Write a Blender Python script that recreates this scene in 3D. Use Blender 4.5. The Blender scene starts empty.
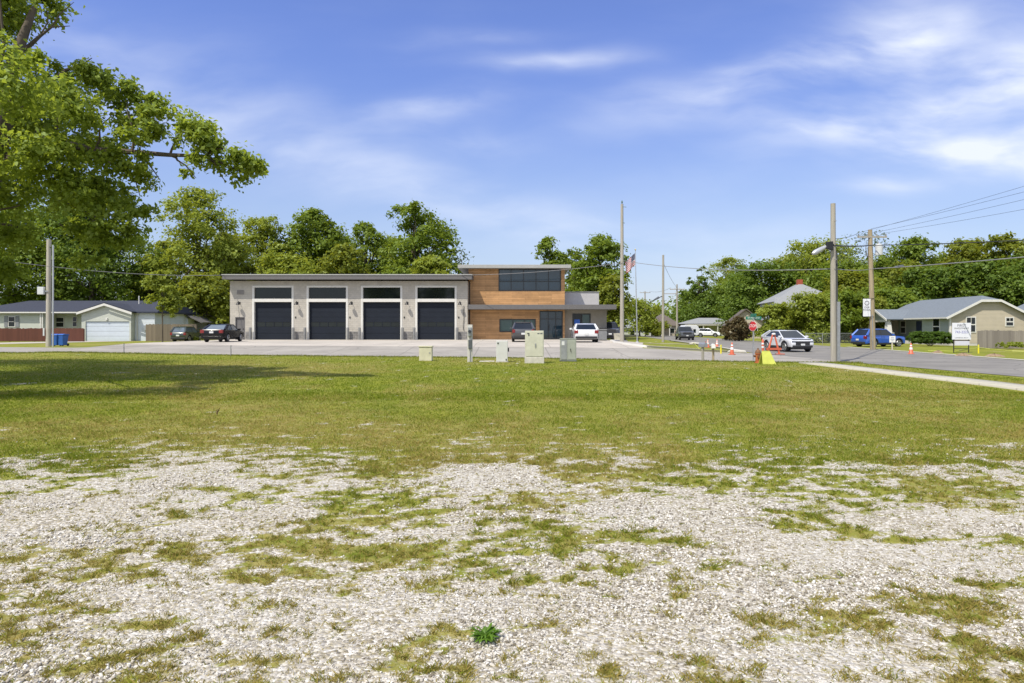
import bpy, bmesh, math, random
import numpy as np
from mathutils import Vector, Matrix
random.seed(7); RNG = np.random.default_rng(7)
R = math.radians
S = bpy.context.scene
COL = S.collection
# ------------------------------------------------------------------ camera, sky, sun, exposure
F, CX, HZ, H = 683.0, 512.0, 328.0, 1.7
cam_d = bpy.data.cameras.new('camera'); cam = bpy.data.objects.new('camera', cam_d); COL.objects.link(cam)
cam.location = (0, 0, H); cam.rotation_euler = (R(90), 0, 0)
cam_d.sensor_width = 36; cam_d.lens = F / 1024 * 36; cam_d.shift_y = -(341.5 - HZ) / 1024
cam_d.clip_start = 0.05; cam_d.clip_end = 5000
S.camera = cam
SUN_EL, SUN_AZ = R(57), R(180 + 40)        # azimuth clockwise from +Y
sdir = Vector((math.sin(SUN_AZ) * math.cos(SUN_EL), math.cos(SUN_AZ) * math.cos(SUN_EL), math.sin(SUN_EL)))
sl = bpy.data.lights.new('sun', 'SUN'); sl.energy = 4.3; sl.angle = R(0.55); sl.color = (1, .935, .82)
so = bpy.data.objects.new('sun', sl); COL.objects.link(so); so.rotation_euler = sdir.to_track_quat('Z', 'Y').to_euler(); so.location = (-60, -60, 90)
S.view_settings.view_transform = 'Standard'; S.view_settings.look = 'None'
S.view_settings.gamma = 1; S.view_settings.exposure = 0.30
S.render.film_transparent = False
S.cycles.max_bounces = 6; S.cycles.diffuse_bounces = 3; S.cycles.transmission_bounces = 4; S.cycles.transparent_max_bounces = 8
S.cycles.use_denoising = True

W = bpy.data.worlds.new('World'); S.world = W; W.use_nodes = True

class NT:
    def __init__(s, tree): s.t = tree; s.n = tree.nodes; s.l = tree.links
    def new(s, typ, **kw):
        n = s.n.new(typ)
        for k, v in kw.items():
            if k == 'ins':
                for kk, vv in v.items():
                    if isinstance(vv, bpy.types.NodeSocket): s.l.new(vv, n.inputs[kk])
                    else: n.inputs[kk].default_value = vv
            else: setattr(n, k, v)
        return n
    def math(s, op, a, b=None, c=None, clamp=False):
        n = s.new('ShaderNodeMath', operation=op); n.use_clamp = clamp
        for i, v in enumerate((a, b, c)):
            if v is None: continue
            if isinstance(v, bpy.types.NodeSocket): s.l.new(v, n.inputs[i])
            else: n.inputs[i].default_value = v
        return n.outputs[0]
    def mix(s, fac, a, b, blend='MIX'):
        n = s.new('ShaderNodeMix', data_type='RGBA', blend_type=blend)
        for i, v in ((0, fac), (6, a), (7, b)):
            if isinstance(v, bpy.types.NodeSocket): s.l.new(v, n.inputs[i])
            elif i == 0: n.inputs[0].default_value = v
            else: n.inputs[i].default_value = (*v[:3], 1)
        return n.outputs[2]
    def noise(s, vec, scale, detail=4, rough=.55, dist=0, out=0):
        n = s.new('ShaderNodeTexNoise'); n.inputs['Scale'].default_value = scale; n.inputs['Detail'].default_value = detail
        n.inputs['Roughness'].default_value = rough; n.inputs['Distortion'].default_value = dist
        if vec is not None: s.l.new(vec, n.inputs['Vector'])
        return n.outputs[out]
    def ss(s, v, a, b, lo=0, hi=1):
        n = s.new('ShaderNodeMapRange', interpolation_type='SMOOTHSTEP')
        s.l.new(v, n.inputs[0])
        for i, q in ((1, a), (2, b), (3, lo), (4, hi)): n.inputs[i].default_value = q
        return n.outputs[0]

def build_world():
    t = NT(W.node_tree); t.n.clear()
    sky = t.new('ShaderNodeTexSky', sky_type='NISHITA'); sky.sun_disc = False
    sky.sun_elevation = SUN_EL; sky.sun_rotation = SUN_AZ; sky.air_density = 1.0; sky.dust_density = .6; sky.ozone_density = 2.2; sky.altitude = 100
    tc = t.new('ShaderNodeTexCoord'); sep = t.new('ShaderNodeSeparateXYZ'); t.l.new(tc.outputs['Generated'], sep.inputs[0])
    x, y, z = sep.outputs
    front = t.ss(y, .02, .2)
    ys = t.math('MAXIMUM', y, .05)
    u = t.math('DIVIDE', x, ys); w = t.math('DIVIDE', z, ys)
    def pt(px, py): return (px - CX) / F, (HZ - py) / F
    # gentle domain-warped streaks
    uv = t.new('ShaderNodeCombineXYZ'); t.l.new(u, uv.inputs[0]); t.l.new(w, uv.inputs[1])
    wn = t.noise(uv.outputs[0], 3.2, 3, .5, 0, 1)
    wv = t.new('ShaderNodeVectorMath', operation='MULTIPLY_ADD'); t.l.new(wn, wv.inputs[0]); wv.inputs[1].default_value = (.10, .10, 0); t.l.new(uv.outputs[0], wv.inputs[2])
    mp = t.new('ShaderNodeMapping'); t.l.new(wv.outputs[0], mp.inputs[0]); mp.inputs['Rotation'].default_value = (0, 0, R(-14)); mp.inputs['Scale'].default_value = (1.5, 5.0, 1)
    st = t.noise(mp.outputs[0], 2.0, 6, .52)
    st2 = t.noise(mp.outputs[0], 5.0, 5, .5)
    sepw = t.new('ShaderNodeSeparateXYZ'); t.l.new(wv.outputs[0], sepw.inputs[0])
    uw, ww = sepw.outputs[0], sepw.outputs[1]
    off = .05                                     # mean shift of the warp
    total = None
    # wisps: centre px, row, half-width, half-height, tilt (deg, up to the right), strength
    for (px, py, rx, ry, a, k) in ((560, 60, 62, 9, 3, .55), (432, 113, 55, 13, 8, .6), (470, 145, 45, 10, -6, .42),
                                   (800, 72, 140, 20, 14, .8), (905, 30, 64, 40, 20, .5), (960, 95, 165, 22, 16, .68), (905, 140, 150, 17, -8, .66), (985, 155, 90, 15, 6, .6), (1000, 60, 90, 36, 10, .2),
                                   (890, 188, 45, 8, 4, .45), (480, 210, 260, 20, -14, .34), (300, 140, 200, 34, -18, .24), (130, 80, 120, 40, -20, .22),
                                   (470, 36, 60, 9, 3, .25), (1130, 90, 160, 50, 10, .7), (790, 262, 34, 9, 5, .75), (690, 235, 150, 22, -4, .28)):
        c, r = pt(px, py)
        ca, sa = math.cos(R(a)), math.sin(R(a))
        du = t.math('SUBTRACT', uw, c + off); dw = t.math('SUBTRACT', ww, r + off)
        p = t.math('ADD', t.math('MULTIPLY', du, ca / (rx / F)), t.math('MULTIPLY', dw, sa / (rx / F)))
        q = t.math('ADD', t.math('MULTIPLY', du, -sa / (ry / F)), t.math('MULTIPLY', dw, ca / (ry / F)))
        d2 = t.math('ADD', t.math('MULTIPLY', p, p), t.math('MULTIPLY', q, q))
        e = t.math('MULTIPLY', t.math('POWER', 2.718, t.math('MULTIPLY', d2, -.75)), k)
        total = e if total is None else t.math('ADD', total, e)
    tex = t.math('ADD', t.math('MULTIPLY', t.ss(st, .28, .74), .9), t.math('MULTIPLY', t.ss(st2, .28, .8), .4))
    cl = t.math('MULTIPLY', t.math('MULTIPLY', total, tex), front)
    # thin veil elsewhere
    veil = t.math('MULTIPLY', t.ss(st, .42, .9), .07)
    # unseen cloud added overhead and behind the camera to brighten the fill light
    high = t.math('MAXIMUM', t.ss(z, .50, .80), t.ss(y, .10, -.30))
    over = t.math('MULTIPLY', high, t.ss(t.noise(tc.outputs['Generated'], 2.6, 6, .55), .36, .56, 0, .92))
    cl = t.math('MINIMUM', t.math('MAXIMUM', t.math('ADD', cl, veil), over), .92)
    lp = t.ss(z, 0.0, .42)                               # whiter air at the horizon, deeper blue up high
    tint = t.mix(lp, (.92, .87, .90), (.95, .95, 1.36))
    skyc = t.mix(1.0, sky.outputs[0], tint, 'MULTIPLY')
    skyc = t.mix(t.ss(z, .34, .0, 0, .5), skyc, (3.7, 4.5, 6.3))
    skyc = t.mix(cl, skyc, (6.3, 6.7, 7.6))
    bg = t.new('ShaderNodeBackground'); t.l.new(skyc, bg.inputs[0]); bg.inputs[1].default_value = .12
    out = t.new('ShaderNodeOutputWorld'); t.l.new(bg.outputs[0], out.inputs[0])
build_world()

# ------------------------------------------------------------------ helpers
def sm(a, b, t):
    t = np.clip((np.asarray(t, float) - a) / (b - a), 0, 1); return t * t * (3 - 2 * t)
def hash2(ix, iy, seed):
    h = (ix.astype(np.int64) * 374761393 + iy.astype(np.int64) * 668265263 + seed * 974634777) & 0x7fffffff
    h = ((h ^ (h >> 13)) * 1274126177) & 0x7fffffff
    return ((h ^ (h >> 16)) & 0xffff) / 65535.0
def vnoise(x, y, seed=0):
    x = np.asarray(x, float); y = np.asarray(y, float)
    ix = np.floor(x); iy = np.floor(y); fx = x - ix; fy = y - iy
    fx = fx * fx * (3 - 2 * fx); fy = fy * fy * (3 - 2 * fy)
    a = hash2(ix, iy, seed); b = hash2(ix + 1, iy, seed); c = hash2(ix, iy + 1, seed); d = hash2(ix + 1, iy + 1, seed)
    return (a * (1 - fx) + b * fx) * (1 - fy) + (c * (1 - fx) + d * fx) * fy
def fbm(x, y, seed=0, oc=4):
    s = 0; a = .5; n = 0
    for k in range(oc):
        s = s + a * vnoise(x * 2 ** k, y * 2 ** k, seed + k * 17); n += a; a *= .55
    return s / n
def ground_z(x, y):
    x = np.asarray(x, float); y = np.asarray(y, float)
    up = sm(38, 52, y) * (.25 + .3 * sm(-32, -27.8, x)) * (1 - sm(8, 16, x))
    micro = .035 * (fbm(x * .45, y * .45, 91, 3) - .5) * (1 - sm(24, 32, y))
    return up + micro
def gz(x, y): return float(ground_z(x, y))
def X(px, Y): return (px - CX) / F * Y
def Z(py, Y): return H + (HZ - py) / F * Y

def tag(o, label=None, cat=None, group=None, kind=None):
    if label: o['label'] = label
    if cat: o['category'] = cat
    if group: o['group'] = group
    if kind: o['kind'] = kind
    return o
def empty(name, loc, rz=0, label=None, cat=None, group=None):
    o = bpy.data.objects.new(name, None); COL.objects.link(o); o.location = loc; o.rotation_euler = (0, 0, rz); o.empty_display_size = .2
    return tag(o, label, cat, group)
def mesh_np(name, v, f, mat, parent=None, smooth=False, attrs=None):
    """v (n,3); f (m,k) all faces of the same size"""
    me = bpy.data.meshes.new(name); v = np.asarray(v, np.float32); f = np.asarray(f, np.int32)
    me.vertices.add(len(v)); me.vertices.foreach_set('co', v.ravel())
    k = f.shape[1]; me.loops.add(f.size); me.loops.foreach_set('vertex_index', f.ravel())
    me.polygons.add(len(f)); me.polygons.foreach_set('loop_start', np.arange(0, f.size, k, dtype=np.int32))
    if attrs:
        for an, av in attrs.items():
            at = me.attributes.new(an, 'FLOAT', 'POINT'); at.data.foreach_set('value', np.asarray(av, np.float32))
    me.update(calc_edges=True); me.validate()
    if smooth: me.polygons.foreach_set('use_smooth', np.ones(len(f), bool))
    o = bpy.data.objects.new(name, me); COL.objects.link(o); me.materials.append(mat)
    if parent: o.parent = parent
    return o

class MB:
    """collects shapes; build() links them as ONE mesh object"""
    def __init__(s): s.v = []; s.f = []
    def add(s, vs, fs):
        b = len(s.v); s.v += [tuple(q) for q in vs]; s.f += [tuple(b + i for i in q) for q in fs]; return s
    def box(s, x0, x1, y0, y1, z0, z1):
        x0, x1 = sorted((x0, x1)); y0, y1 = sorted((y0, y1)); z0, z1 = sorted((z0, z1))
        return s.add([(x0, y0, z0), (x1, y0, z0), (x1, y1, z0), (x0, y1, z0), (x0, y0, z1), (x1, y0, z1), (x1, y1, z1), (x0, y1, z1)],
                     [(0, 3, 2, 1), (4, 5, 6, 7), (0, 1, 5, 4), (1, 2, 6, 5), (2, 3, 7, 6), (3, 0, 4, 7)])
    def tube(s, pts, rad, n=8, cap=True):
        pts = [Vector(p) for p in pts]
        if not hasattr(rad, '__len__'): rad = [rad] * len(pts)
        b = len(s.v); up = None
        for i, p in enumerate(pts):
            d = (pts[min(i + 1, len(pts) - 1)] - pts[max(i - 1, 0)]).normalized()
            if up is None: up = Vector((1, 0, 0)) if abs(d.x) < .8 else Vector((0, 1, 0))
            a = (up - d * up.dot(d)).normalized(); c = d.cross(a); up = a
            for k in range(n):
                t = 2 * math.pi * k / n; s.v.append(tuple(p + (a * math.cos(t) + c * math.sin(t)) * rad[i]))
        for i in range(len(pts) - 1):
            for k in range(n):
                q = (k + 1) % n; s.f.append((b + i * n + k, b + i * n + q, b + (i + 1) * n + q, b + (i + 1) * n + k))
        if cap:
            s.f.append(tuple(b + k for k in range(n - 1, -1, -1))); s.f.append(tuple(b + (len(pts) - 1) * n + k for k in range(n)))
        return s
    def lathe(s, prof, c=(0, 0, 0), n=16):
        b = len(s.v)
        for r, z in prof:
            for k in range(n):
                t = 2 * math.pi * k / n; s.v.append((c[0] + r * math.cos(t), c[1] + r * math.sin(t), c[2] + z))
        for i in range(len(prof) - 1):
            for k in range(n):
                q = (k + 1) % n; s.f.append((b + i * n + k, b + i * n + q, b + (i + 1) * n + q, b + (i + 1) * n + k))
        s.f.append(tuple(b + k for k in range(n - 1, -1, -1))); s.f.append(tuple(b + (len(prof) - 1) * n + k for k in range(n)))
        return s
    def prism(s, poly, a0, a1, axis='y'):
        """poly of 2D points; axis y: (x,z) swept in y; axis x: (y,z) swept in x; axis z: (x,y) swept in z"""
        n = len(poly); b = len(s.v)
        for a in (a0, a1):
            for p, q in poly:
                s.v.append({'y': (p, a, q), 'x': (a, p, q), 'z': (p, q, a)}[axis])
        for k in range(n):
            q = (k + 1) % n; s.f.append((b + k, b + q, b + n + q, b + n + k))
        s.f.append(tuple(b + k for k in range(n - 1, -1, -1))); s.f.append(tuple(b + n + k for k in range(n)))
        return s
    def slab(s, quad, th, down=True):
        """thick sheet from 3+ coplanar corner points"""
        q = [Vector(p) for p in quad]; nrm = (q[1] - q[0]).cross(q[2] - q[0]).normalized() * th
        n = len(q); b = len(s.v)
        for p in q: s.v.append(tuple(p))
        for p in q: s.v.append(tuple(p - nrm))
        s.f.append(tuple(b + i for i in range(n))); s.f.append(tuple(b + n + i for i in range(n - 1, -1, -1)))
        for k in range(n):
            r = (k + 1) % n; s.f.append((b + k, b + n + k, b + n + r, b + r))
        return s
    def build(s, name, mat, parent=None, bevel=0, smooth=False, seg=1):
        me = bpy.data.meshes.new(name); me.from_pydata(s.v, [], s.f)
        bm = bmesh.new(); bm.from_mesh(me)
        bmesh.ops.recalc_face_normals(bm, faces=bm.faces)
        if bevel: 
            ed = [e for e in bm.edges if len(e.link_faces) == 2 and e.calc_face_angle(0) > .6]
            bmesh.ops.bevel(bm, geom=ed, offset=bevel, segments=seg, affect='EDGES', clamp_overlap=True)
        if smooth:
            for f in bm.faces: f.smooth = True
            for e in bm.edges:
                if len(e.link_faces) == 2 and e.calc_face_angle(0) > R(38): e.smooth = False
        bm.to_mesh(me); bm.free()
        o = bpy.data.objects.new(name, me); COL.objects.link(o); me.materials.append(mat)
        if parent: o.parent = parent
        return o

def text_mesh(name, body, size, mat, parent, loc, rot, extrude=.004, sx=1, align='CENTER'):
    cu = bpy.data.curves.new(name, 'FONT'); cu.body = body; cu.size = size; cu.align_x = align; cu.align_y = 'CENTER'; cu.extrude = extrude
    cu.resolution_u = 3
    tmp = bpy.data.objects.new(name, cu); COL.objects.link(tmp)
    dg = bpy.context.evaluated_depsgraph_get(); me = bpy.data.meshes.new_from_object(tmp.evaluated_get(dg))
    bpy.data.objects.remove(tmp); bpy.data.curves.remove(cu)
    me.materials.clear(); me.materials.append(mat)
    o = bpy.data.objects.new(name, me); COL.objects.link(o); o.parent = parent; o.location = loc; o.rotation_euler = rot; o.scale = (sx, 1, 1)
    return o

# ------------------------------------------------------------------ materials
def newmat(name):
    m = bpy.data.materials.new(name); m.use_nodes = True; t = NT(m.node_tree); p = t.n['Principled BSDF']; return m, t, p
def M(name, col, rough=.7, metal=0, var=.12, scale=3.0, bump=0, bscale=40, coat=0, spec=.5, stretch=(1, 1, 1)):
    m, t, p = newmat(name)
    tc = t.new('ShaderNodeTexCoord'); mp = t.new('ShaderNodeMapping'); t.l.new(tc.outputs['Object'], mp.inputs[0]); mp.inputs['Scale'].default_value = stretch
    n = t.noise(mp.outputs[0], scale, 6, .6)
    f = t.ss(n, .25, .75)
    lo = tuple(c * (1 - var) for c in col); hi = tuple(min(1, c * (1 + var)) for c in col)
    t.l.new(t.mix(f, lo, hi), p.inputs['Base Color'])
    p.inputs['Roughness'].default_value = rough; p.inputs['Metallic'].default_value = metal
    p.inputs['Coat Weight'].default_value = coat; p.inputs['Coat Roughness'].default_value = .05; p.inputs['Specular IOR Level'].default_value = spec
    if bump:
        b = t.new('ShaderNodeBump'); b.inputs['Strength'].default_value = bump; b.inputs['Distance'].default_value = .02
        t.l.new(t.noise(mp.outputs[0], bscale, 4), b.inputs['Height']); t.l.new(b.outputs[0], p.inputs['Normal'])
    return m
def M_brick(name, c1, c2, mortar, bw, rh, ms=.01, axes='xz', rough=.85, bump=.4, var=.15, bias=0, nsc=1.3):
    m, t, p = newmat(name)
    tc = t.new('ShaderNodeTexCoord'); sep = t.new('ShaderNodeSeparateXYZ'); t.l.new(tc.outputs['Object'], sep.inputs[0])
    cb = t.new('ShaderNodeCombineXYZ')
    if axes == 'wall':   # works on walls facing either way
        t.l.new(t.math('ADD', sep.outputs[0], sep.outputs[1]), cb.inputs[0]); t.l.new(sep.outputs[2], cb.inputs[1])
    else:
        ix = {'x': 0, 'y': 1, 'z': 2}
        t.l.new(sep.outputs[ix[axes[0]]], cb.inputs[0]); t.l.new(sep.outputs[ix[axes[1]]], cb.inputs[1])
    br = t.new('ShaderNodeTexBrick'); t.l.new(cb.outputs[0], br.inputs['Vector'])
    for k, v in (('Color1', c1), ('Color2', c2), ('Mortar', mortar)): br.inputs[k].default_value = (*v, 1)
    br.inputs['Scale'].default_value = 1; br.inputs['Mortar Size'].default_value = ms; br.inputs['Mortar Smooth'].default_value = .2
    br.inputs['Brick Width'].default_value = bw; br.inputs['Row Height'].default_value = rh; br.inputs['Bias'].default_value = bias
    n = t.ss(t.noise(tc.outputs['Object'], nsc, 6, .65), .3, .7, 1 - var, 1 + var)
    g = t.new('ShaderNodeCombineXYZ')
    for i in range(3): t.l.new(n, g.inputs[i])
    t.l.new(t.mix(1, br.outputs[0], g.outputs[0], 'MULTIPLY'), p.inputs['Base Color'])
    p.inputs['Roughness'].default_value = rough
    b = t.new('ShaderNodeBump'); b.inputs['Strength'].default_value = bump; b.inputs['Distance'].default_value = .02; b.invert = True
    h = t.math('ADD', br.outputs[1], t.math('MULTIPLY', t.noise(tc.outputs['Object'], 30, 3), .3))
    t.l.new(h, b.inputs['Height']); t.l.new(b.outputs[0], p.inputs['Normal'])
    return m
def M_leaf(name, c_lo, c_hi, trans=.5, sun_side=0):
    m, t, p = newmat(name)
    geo = t.new('ShaderNodeNewGeometry'); at = t.new('ShaderNodeAttribute', attribute_name='tint')
    f = t.math('ADD', t.math('MULTIPLY', geo.outputs['Random Per Island'], .5), t.math('MULTIPLY', at.outputs['Fac'], .5))
    c = t.mix(f, c_lo, c_hi)
    t.n.remove(p)
    d = t.new('ShaderNodeBsdfDiffuse'); t.l.new(c, d.inputs[0])
    tr = t.new('ShaderNodeBsdfTranslucent'); t.l.new(t.mix(.5, c, (min(1, c_hi[0] * 1.5), c_hi[1] * 1.4, c_hi[2] * .6)), tr.inputs[0])
    mx = t.new('ShaderNodeMixShader'); mx.inputs[0].default_value = trans; t.l.new(d.outputs[0], mx.inputs[1]); t.l.new(tr.outputs[0], mx.inputs[2])
    gl = t.new('ShaderNodeBsdfGlossy'); gl.inputs['Roughness'].default_value = .5; gl.inputs[0].default_value = (.8, 1, .6, 1)
    mx2 = t.new('ShaderNodeMixShader'); mx2.inputs[0].default_value = .025; t.l.new(mx.outputs[0], mx2.inputs[1]); t.l.new(gl.outputs[0], mx2.inputs[2])
    t.l.new(mx2.outputs[0], t.n['Material Output'].inputs[0])
    return m
def M_glass(name, col=(.015, .022, .026), rough=.06, spec=.6):
    m, t, p = newmat(name)
    tc = t.new('ShaderNodeTexCoord'); n = t.noise(tc.outputs['Object'], .6, 3)
    t.l.new(t.mix(n, tuple(c * .6 for c in col), tuple(c * 1.5 for c in col)), p.inputs['Base Color'])
    p.inputs['Roughness'].default_value = rough; p.inputs['Specular IOR Level'].default_value = spec
    return m
def M_wood(name, c1, c2, axes='xz', rh=.18):
    return M_brick(name, c1, c2, tuple(c * .35 for c in c1), 2.6, rh, .008, axes, .55, .3, .13, 0, 1.2)
def M_vert_boards(name, c1, c2, bw=.14):
    m, t, p = newmat(name)
    tc = t.new('ShaderNodeTexCoord')
    geo = t.new('ShaderNodeNewGeometry')
    mp = t.new('ShaderNodeMapping'); t.l.new(tc.outputs['Object'], mp.inputs[0]); mp.inputs['Scale'].default_value = (6, 6, .5)
    n = t.noise(mp.outputs[0], 2.5, 6, .65)
    f = t.math('ADD', t.math('MULTIPLY', geo.outputs['Random Per Island'], .55), t.math('MULTIPLY', n, .5))
    t.l.new(t.mix(f, c1, c2), p.inputs['Base Color']); p.inputs['Roughness'].default_value = .85
    return m
def M_ground():
    m, t, p = newmat('ground_lawn_and_gravel')
    geo = t.new('ShaderNodeNewGeometry'); pos = geo.outputs['Position']
    at = t.new('ShaderNodeAttribute', attribute_name='grass').outputs['Fac']
    dry = t.new('ShaderNodeAttribute', attribute_name='dry').outputs['Fac']
    n_f = t.noise(pos, 22, 5, .65); n_m = t.noise(pos, 5, 4, .6)
    fac = t.ss(t.math('ADD', at, t.math('ADD', t.math('MULTIPLY', t.math('SUBTRACT', n_f, .5), 1.5), t.math('MULTIPLY', t.math('SUBTRACT', n_m, .5), .4))), .40, .80)
    # gravel
    vo = t.new('ShaderNodeTexVoronoi'); t.l.new(pos, vo.inputs['Vector']); vo.inputs['Scale'].default_value = 46
    vs = t.new('ShaderNodeSeparateColor'); t.l.new(vo.outputs['Color'], vs.inputs[0])
    ramp = t.new('ShaderNodeValToRGB'); t.l.new(vs.outputs[0], ramp.inputs[0]); cr = ramp.color_ramp
    cr.elements[0].position = 0; cr.elements[0].color = (.17, .15, .12, 1); cr.elements[1].position = 1; cr.elements[1].color = (.68, .65, .59, 1)
    for q, c in ((.18, (.29, .26, .205)), (.5, (.43, .40, .345)), (.8, (.54, .515, .465))):
        e = cr.elements.new(q); e.color = (*c, 1)
    grav = t.mix(t.ss(t.noise(pos, .9, 4), .4, .65, 0, .42), ramp.outputs[0], (.53, .515, .48))
    grav = t.mix(t.ss(n_f, .44, .66, 0, .75), grav, (.28, .235, .12))
    # grass (thatch)
    big = t.ss(t.noise(pos, .11, 4, .6), .3, .7); mid = t.ss(t.noise(pos, .9, 5, .65), .3, .72); fine = t.ss(t.noise(pos, 14, 5, .7), .25, .75)
    g1 = t.mix(mid, (.135, .175, .016), (.270, .285, .028))
    g1 = t.mix(t.math('MULTIPLY', big, .5), g1, (.26, .24, .045))
    g1 = t.mix(t.math('MULTIPLY', dry, t.ss(n_m, .3, .65)), g1, (.33, .27, .10))
    g1 = t.mix(t.math('MULTIPLY', fine, .5), g1, (.085, .105, .011))
    t.l.new(t.mix(fac, grav, g1), p.inputs['Base Color'])
    p.inputs['Roughness'].default_value = .95; p.inputs['Specular IOR Level'].default_value = .15
    h = t.mix(fac, t.mix(0, vo.outputs['Distance'], (0, 0, 0)), t.noise(pos, 30, 5, .7))
    b = t.new('ShaderNodeBump'); b.inputs['Strength'].default_value = .7; b.inputs['Distance'].default_value = .02; b.invert = True
    t.l.new(h, b.inputs['Height']); t.l.new(b.outputs[0], p.inputs['Normal'])
    return m
def M_paved(name, col, var=.1, joints=None, crack=True):
    m, t, p = newmat(name)
    geo = t.new('ShaderNodeNewGeometry'); pos = geo.outputs['Position']
    f = t.ss(t.noise(pos, .35, 6, .65), .3, .7); f2 = t.ss(t.noise(pos, 25, 5, .7), .2, .8)
    c = t.mix(f, tuple(q * (1 - var) for q in col), tuple(q * (1 + var) for q in col))
    c = t.mix(t.math('MULTIPLY', f2, .3), c, tuple(q * .72 for q in col))
    if joints:
        sep = t.new('ShaderNodeSeparateXYZ'); t.l.new(pos, sep.inputs[0])
        for i in (0, 1):
            fr = t.math('ABSOLUTE', t.math('SUBTRACT', t.math('FRACT', t.math('DIVIDE', sep.outputs[i], joints)), .5))
            c = t.mix(t.math('MULTIPLY', t.math('LESS_THAN', fr, .03 / joints), .6), c, tuple(q * .45 for q in col))
    if crack:
        vo = t.new('ShaderNodeTexVoronoi', feature='DISTANCE_TO_EDGE'); vo.inputs['Scale'].default_value = .22
        wv = t.new('ShaderNodeVectorMath', operation='ADD'); t.l.new(pos, wv.inputs[0]); t.l.new(t.noise(pos, .8, 3, .5, 0, 1), wv.inputs[1]); t.l.new(wv.outputs[0], vo.inputs['Vector'])
        c = t.mix(t.math('MULTIPLY', t.math('LESS_THAN', vo.outputs[0], .008), .45), c, tuple(q * .4 for q in col))
    t.l.new(c, p.inputs['Base Color']); p.inputs['Roughness'].default_value = .9; p.inputs['Specular IOR Level'].default_value = .25
    return m

m_ground = M_ground()
m_street = M_paved('worn_concrete_street', (.30, .28, .248), .15, 4.5)
m_apron = M_paved('pale_concrete_apron', (.42, .385, .335), .15, 5.25, False)
m_road = M_paved('grey_asphalt', (.205, .195, .176), .18)
m_walk = M_paved('sidewalk_concrete', (.45, .425, .34), .1, 1.5, False)
m_kerb = M_paved('kerb_concrete', (.52, .50, .46), .1, None, False)
m_block = M_brick('split_face_block', (.45, .42, .365), (.41, .385, .335), (.37, .35, .31), .4, .2, .012, 'xz', .9, .5, .09)
m_wains = M_brick('grey_block_wainscot', (.25, .24, .23), (.19, .185, .18), (.15, .145, .14), .4, .2, .012, 'xz', .9, .6, .2)
m_white = M('white_trim', (.62, .61, .57), .5, 0, .05)
m_roofmetal = M('grey_roof_metal', (.22, .22, .215), .45, .2, .08)
m_roofgrey = M('dark_grey_fascia', (.125, .12, .118), .6, .0, .06)
m_drip = M('pale_drip_edge', (.36, .36, .34), .5, .1, .06)
m_doorslate = M('slate_door_panel', (.010, .014, .023), .6, 0, .12, 1.2, spec=.25)
m_doordark = M('grey_steel_door', (.13, .125, .125), .5, 0, .08)
m_glass = M_glass('dark_window_glass', (.010, .014, .013), .05, .45)
m_glass_b = M_glass('blue_window_glass', (.018, .04, .055), .04, .8)
m_glass_g = M_glass('green_window_glass', (.05, .095, .085), .08, .6)
m_black = M('black_metal', (.018, .018, .019), .45, .1, .1)
m_bronze = M('dark_window_frame', (.03, .033, .035), .4, .2, .08)
m_wood_pl = M_wood('cedar_planks', (.53, .295, .128), (.385, .21, .083))
m_stucco = M('taupe_stucco', (.30, .275, .235), .9, 0, .08, 3, .2)
m_parapet = M('pale_grey_panel', (.43, .42, .42), .6, 0, .05)
m_bollard = M('grey_painted_steel', (.20, .20, .195), .55, .1, .12)
m_red = M('red_plastic', (.45, .02, .015), .3, 0, .05)
m_blue_sign = M('blue_poster', (.02, .12, .55), .4, 0, .1)

# ------------------------------------------------------------------ the ground: one sheet with lawn, bare gravel and the rise to the station
GREEN = [(170, 552, 52, 11), (120, 566, 50, 6), (60, 558, 35, 5), (215, 512, 30, 7), (300, 550, 60, 8), (275, 575, 55, 5), (100, 600, 26, 7), (350, 520, 40, 13), (330, 497, 30, 8), (360, 556, 28, 10), (425, 552, 50, 9),
         (385, 477, 40, 8), (410, 510, 40, 9), (100, 467, 40, 11), (20, 475, 30, 8), (165, 603, 10, 4), (340, 602, 12, 5), (220, 492, 20, 4), (70, 532, 12, 3), (29, 547, 8, 3), (470, 565, 40, 8),
         (632, 532, 46, 11), (707, 540, 24, 9), (775, 517, 34, 6), (742, 475, 46, 9), (907, 540, 26, 6), (960, 547, 26, 5), (840, 485, 62, 9), (970, 495, 60, 12), (552, 503, 34, 9), (560, 535, 40, 12), (872, 612, 32, 6), (970, 614, 24, 5), (712, 567, 24, 7), (690, 525, 20, 5),
         (600, 475, 60, 8), (500, 520, 40, 9), (880, 505, 40, 7), (660, 505, 24, 4), (410, 500, 20, 4)]
BARE = [(90, 528, 110, 24), (20, 510, 60, 20), (195, 468, 70, 17), (140, 492, 50, 10), (290, 512, 36, 9), (430, 532, 44, 7), (500, 482, 40, 14), (470, 470, 40, 9), (630, 460, 48, 4), (722, 464, 46, 7), (820, 470, 50, 6),
        (640, 508, 46, 12), (690, 522, 46, 10), (745, 535, 40, 11), (800, 552, 60, 14), (870, 560, 60, 12), (940, 572, 50, 14), (920, 520, 60, 8), (990, 525, 40, 14), (350, 480, 40, 7), (180, 434, 30, 3), (260, 437, 30, 3), (440, 441, 40, 2.5), (130, 445, 50, 3), (375, 425, 18, 2), (205, 428, 20, 2),
        (640, 506, 40, 9), (700, 524, 40, 8), (760, 540, 40, 9), (820, 554, 50, 10), (890, 562, 50, 10), (40, 462, 30, 5), (560, 600, 120, 20), (620, 640, 80, 24), (250, 620, 90, 20), (760, 600, 60, 12)]
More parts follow.
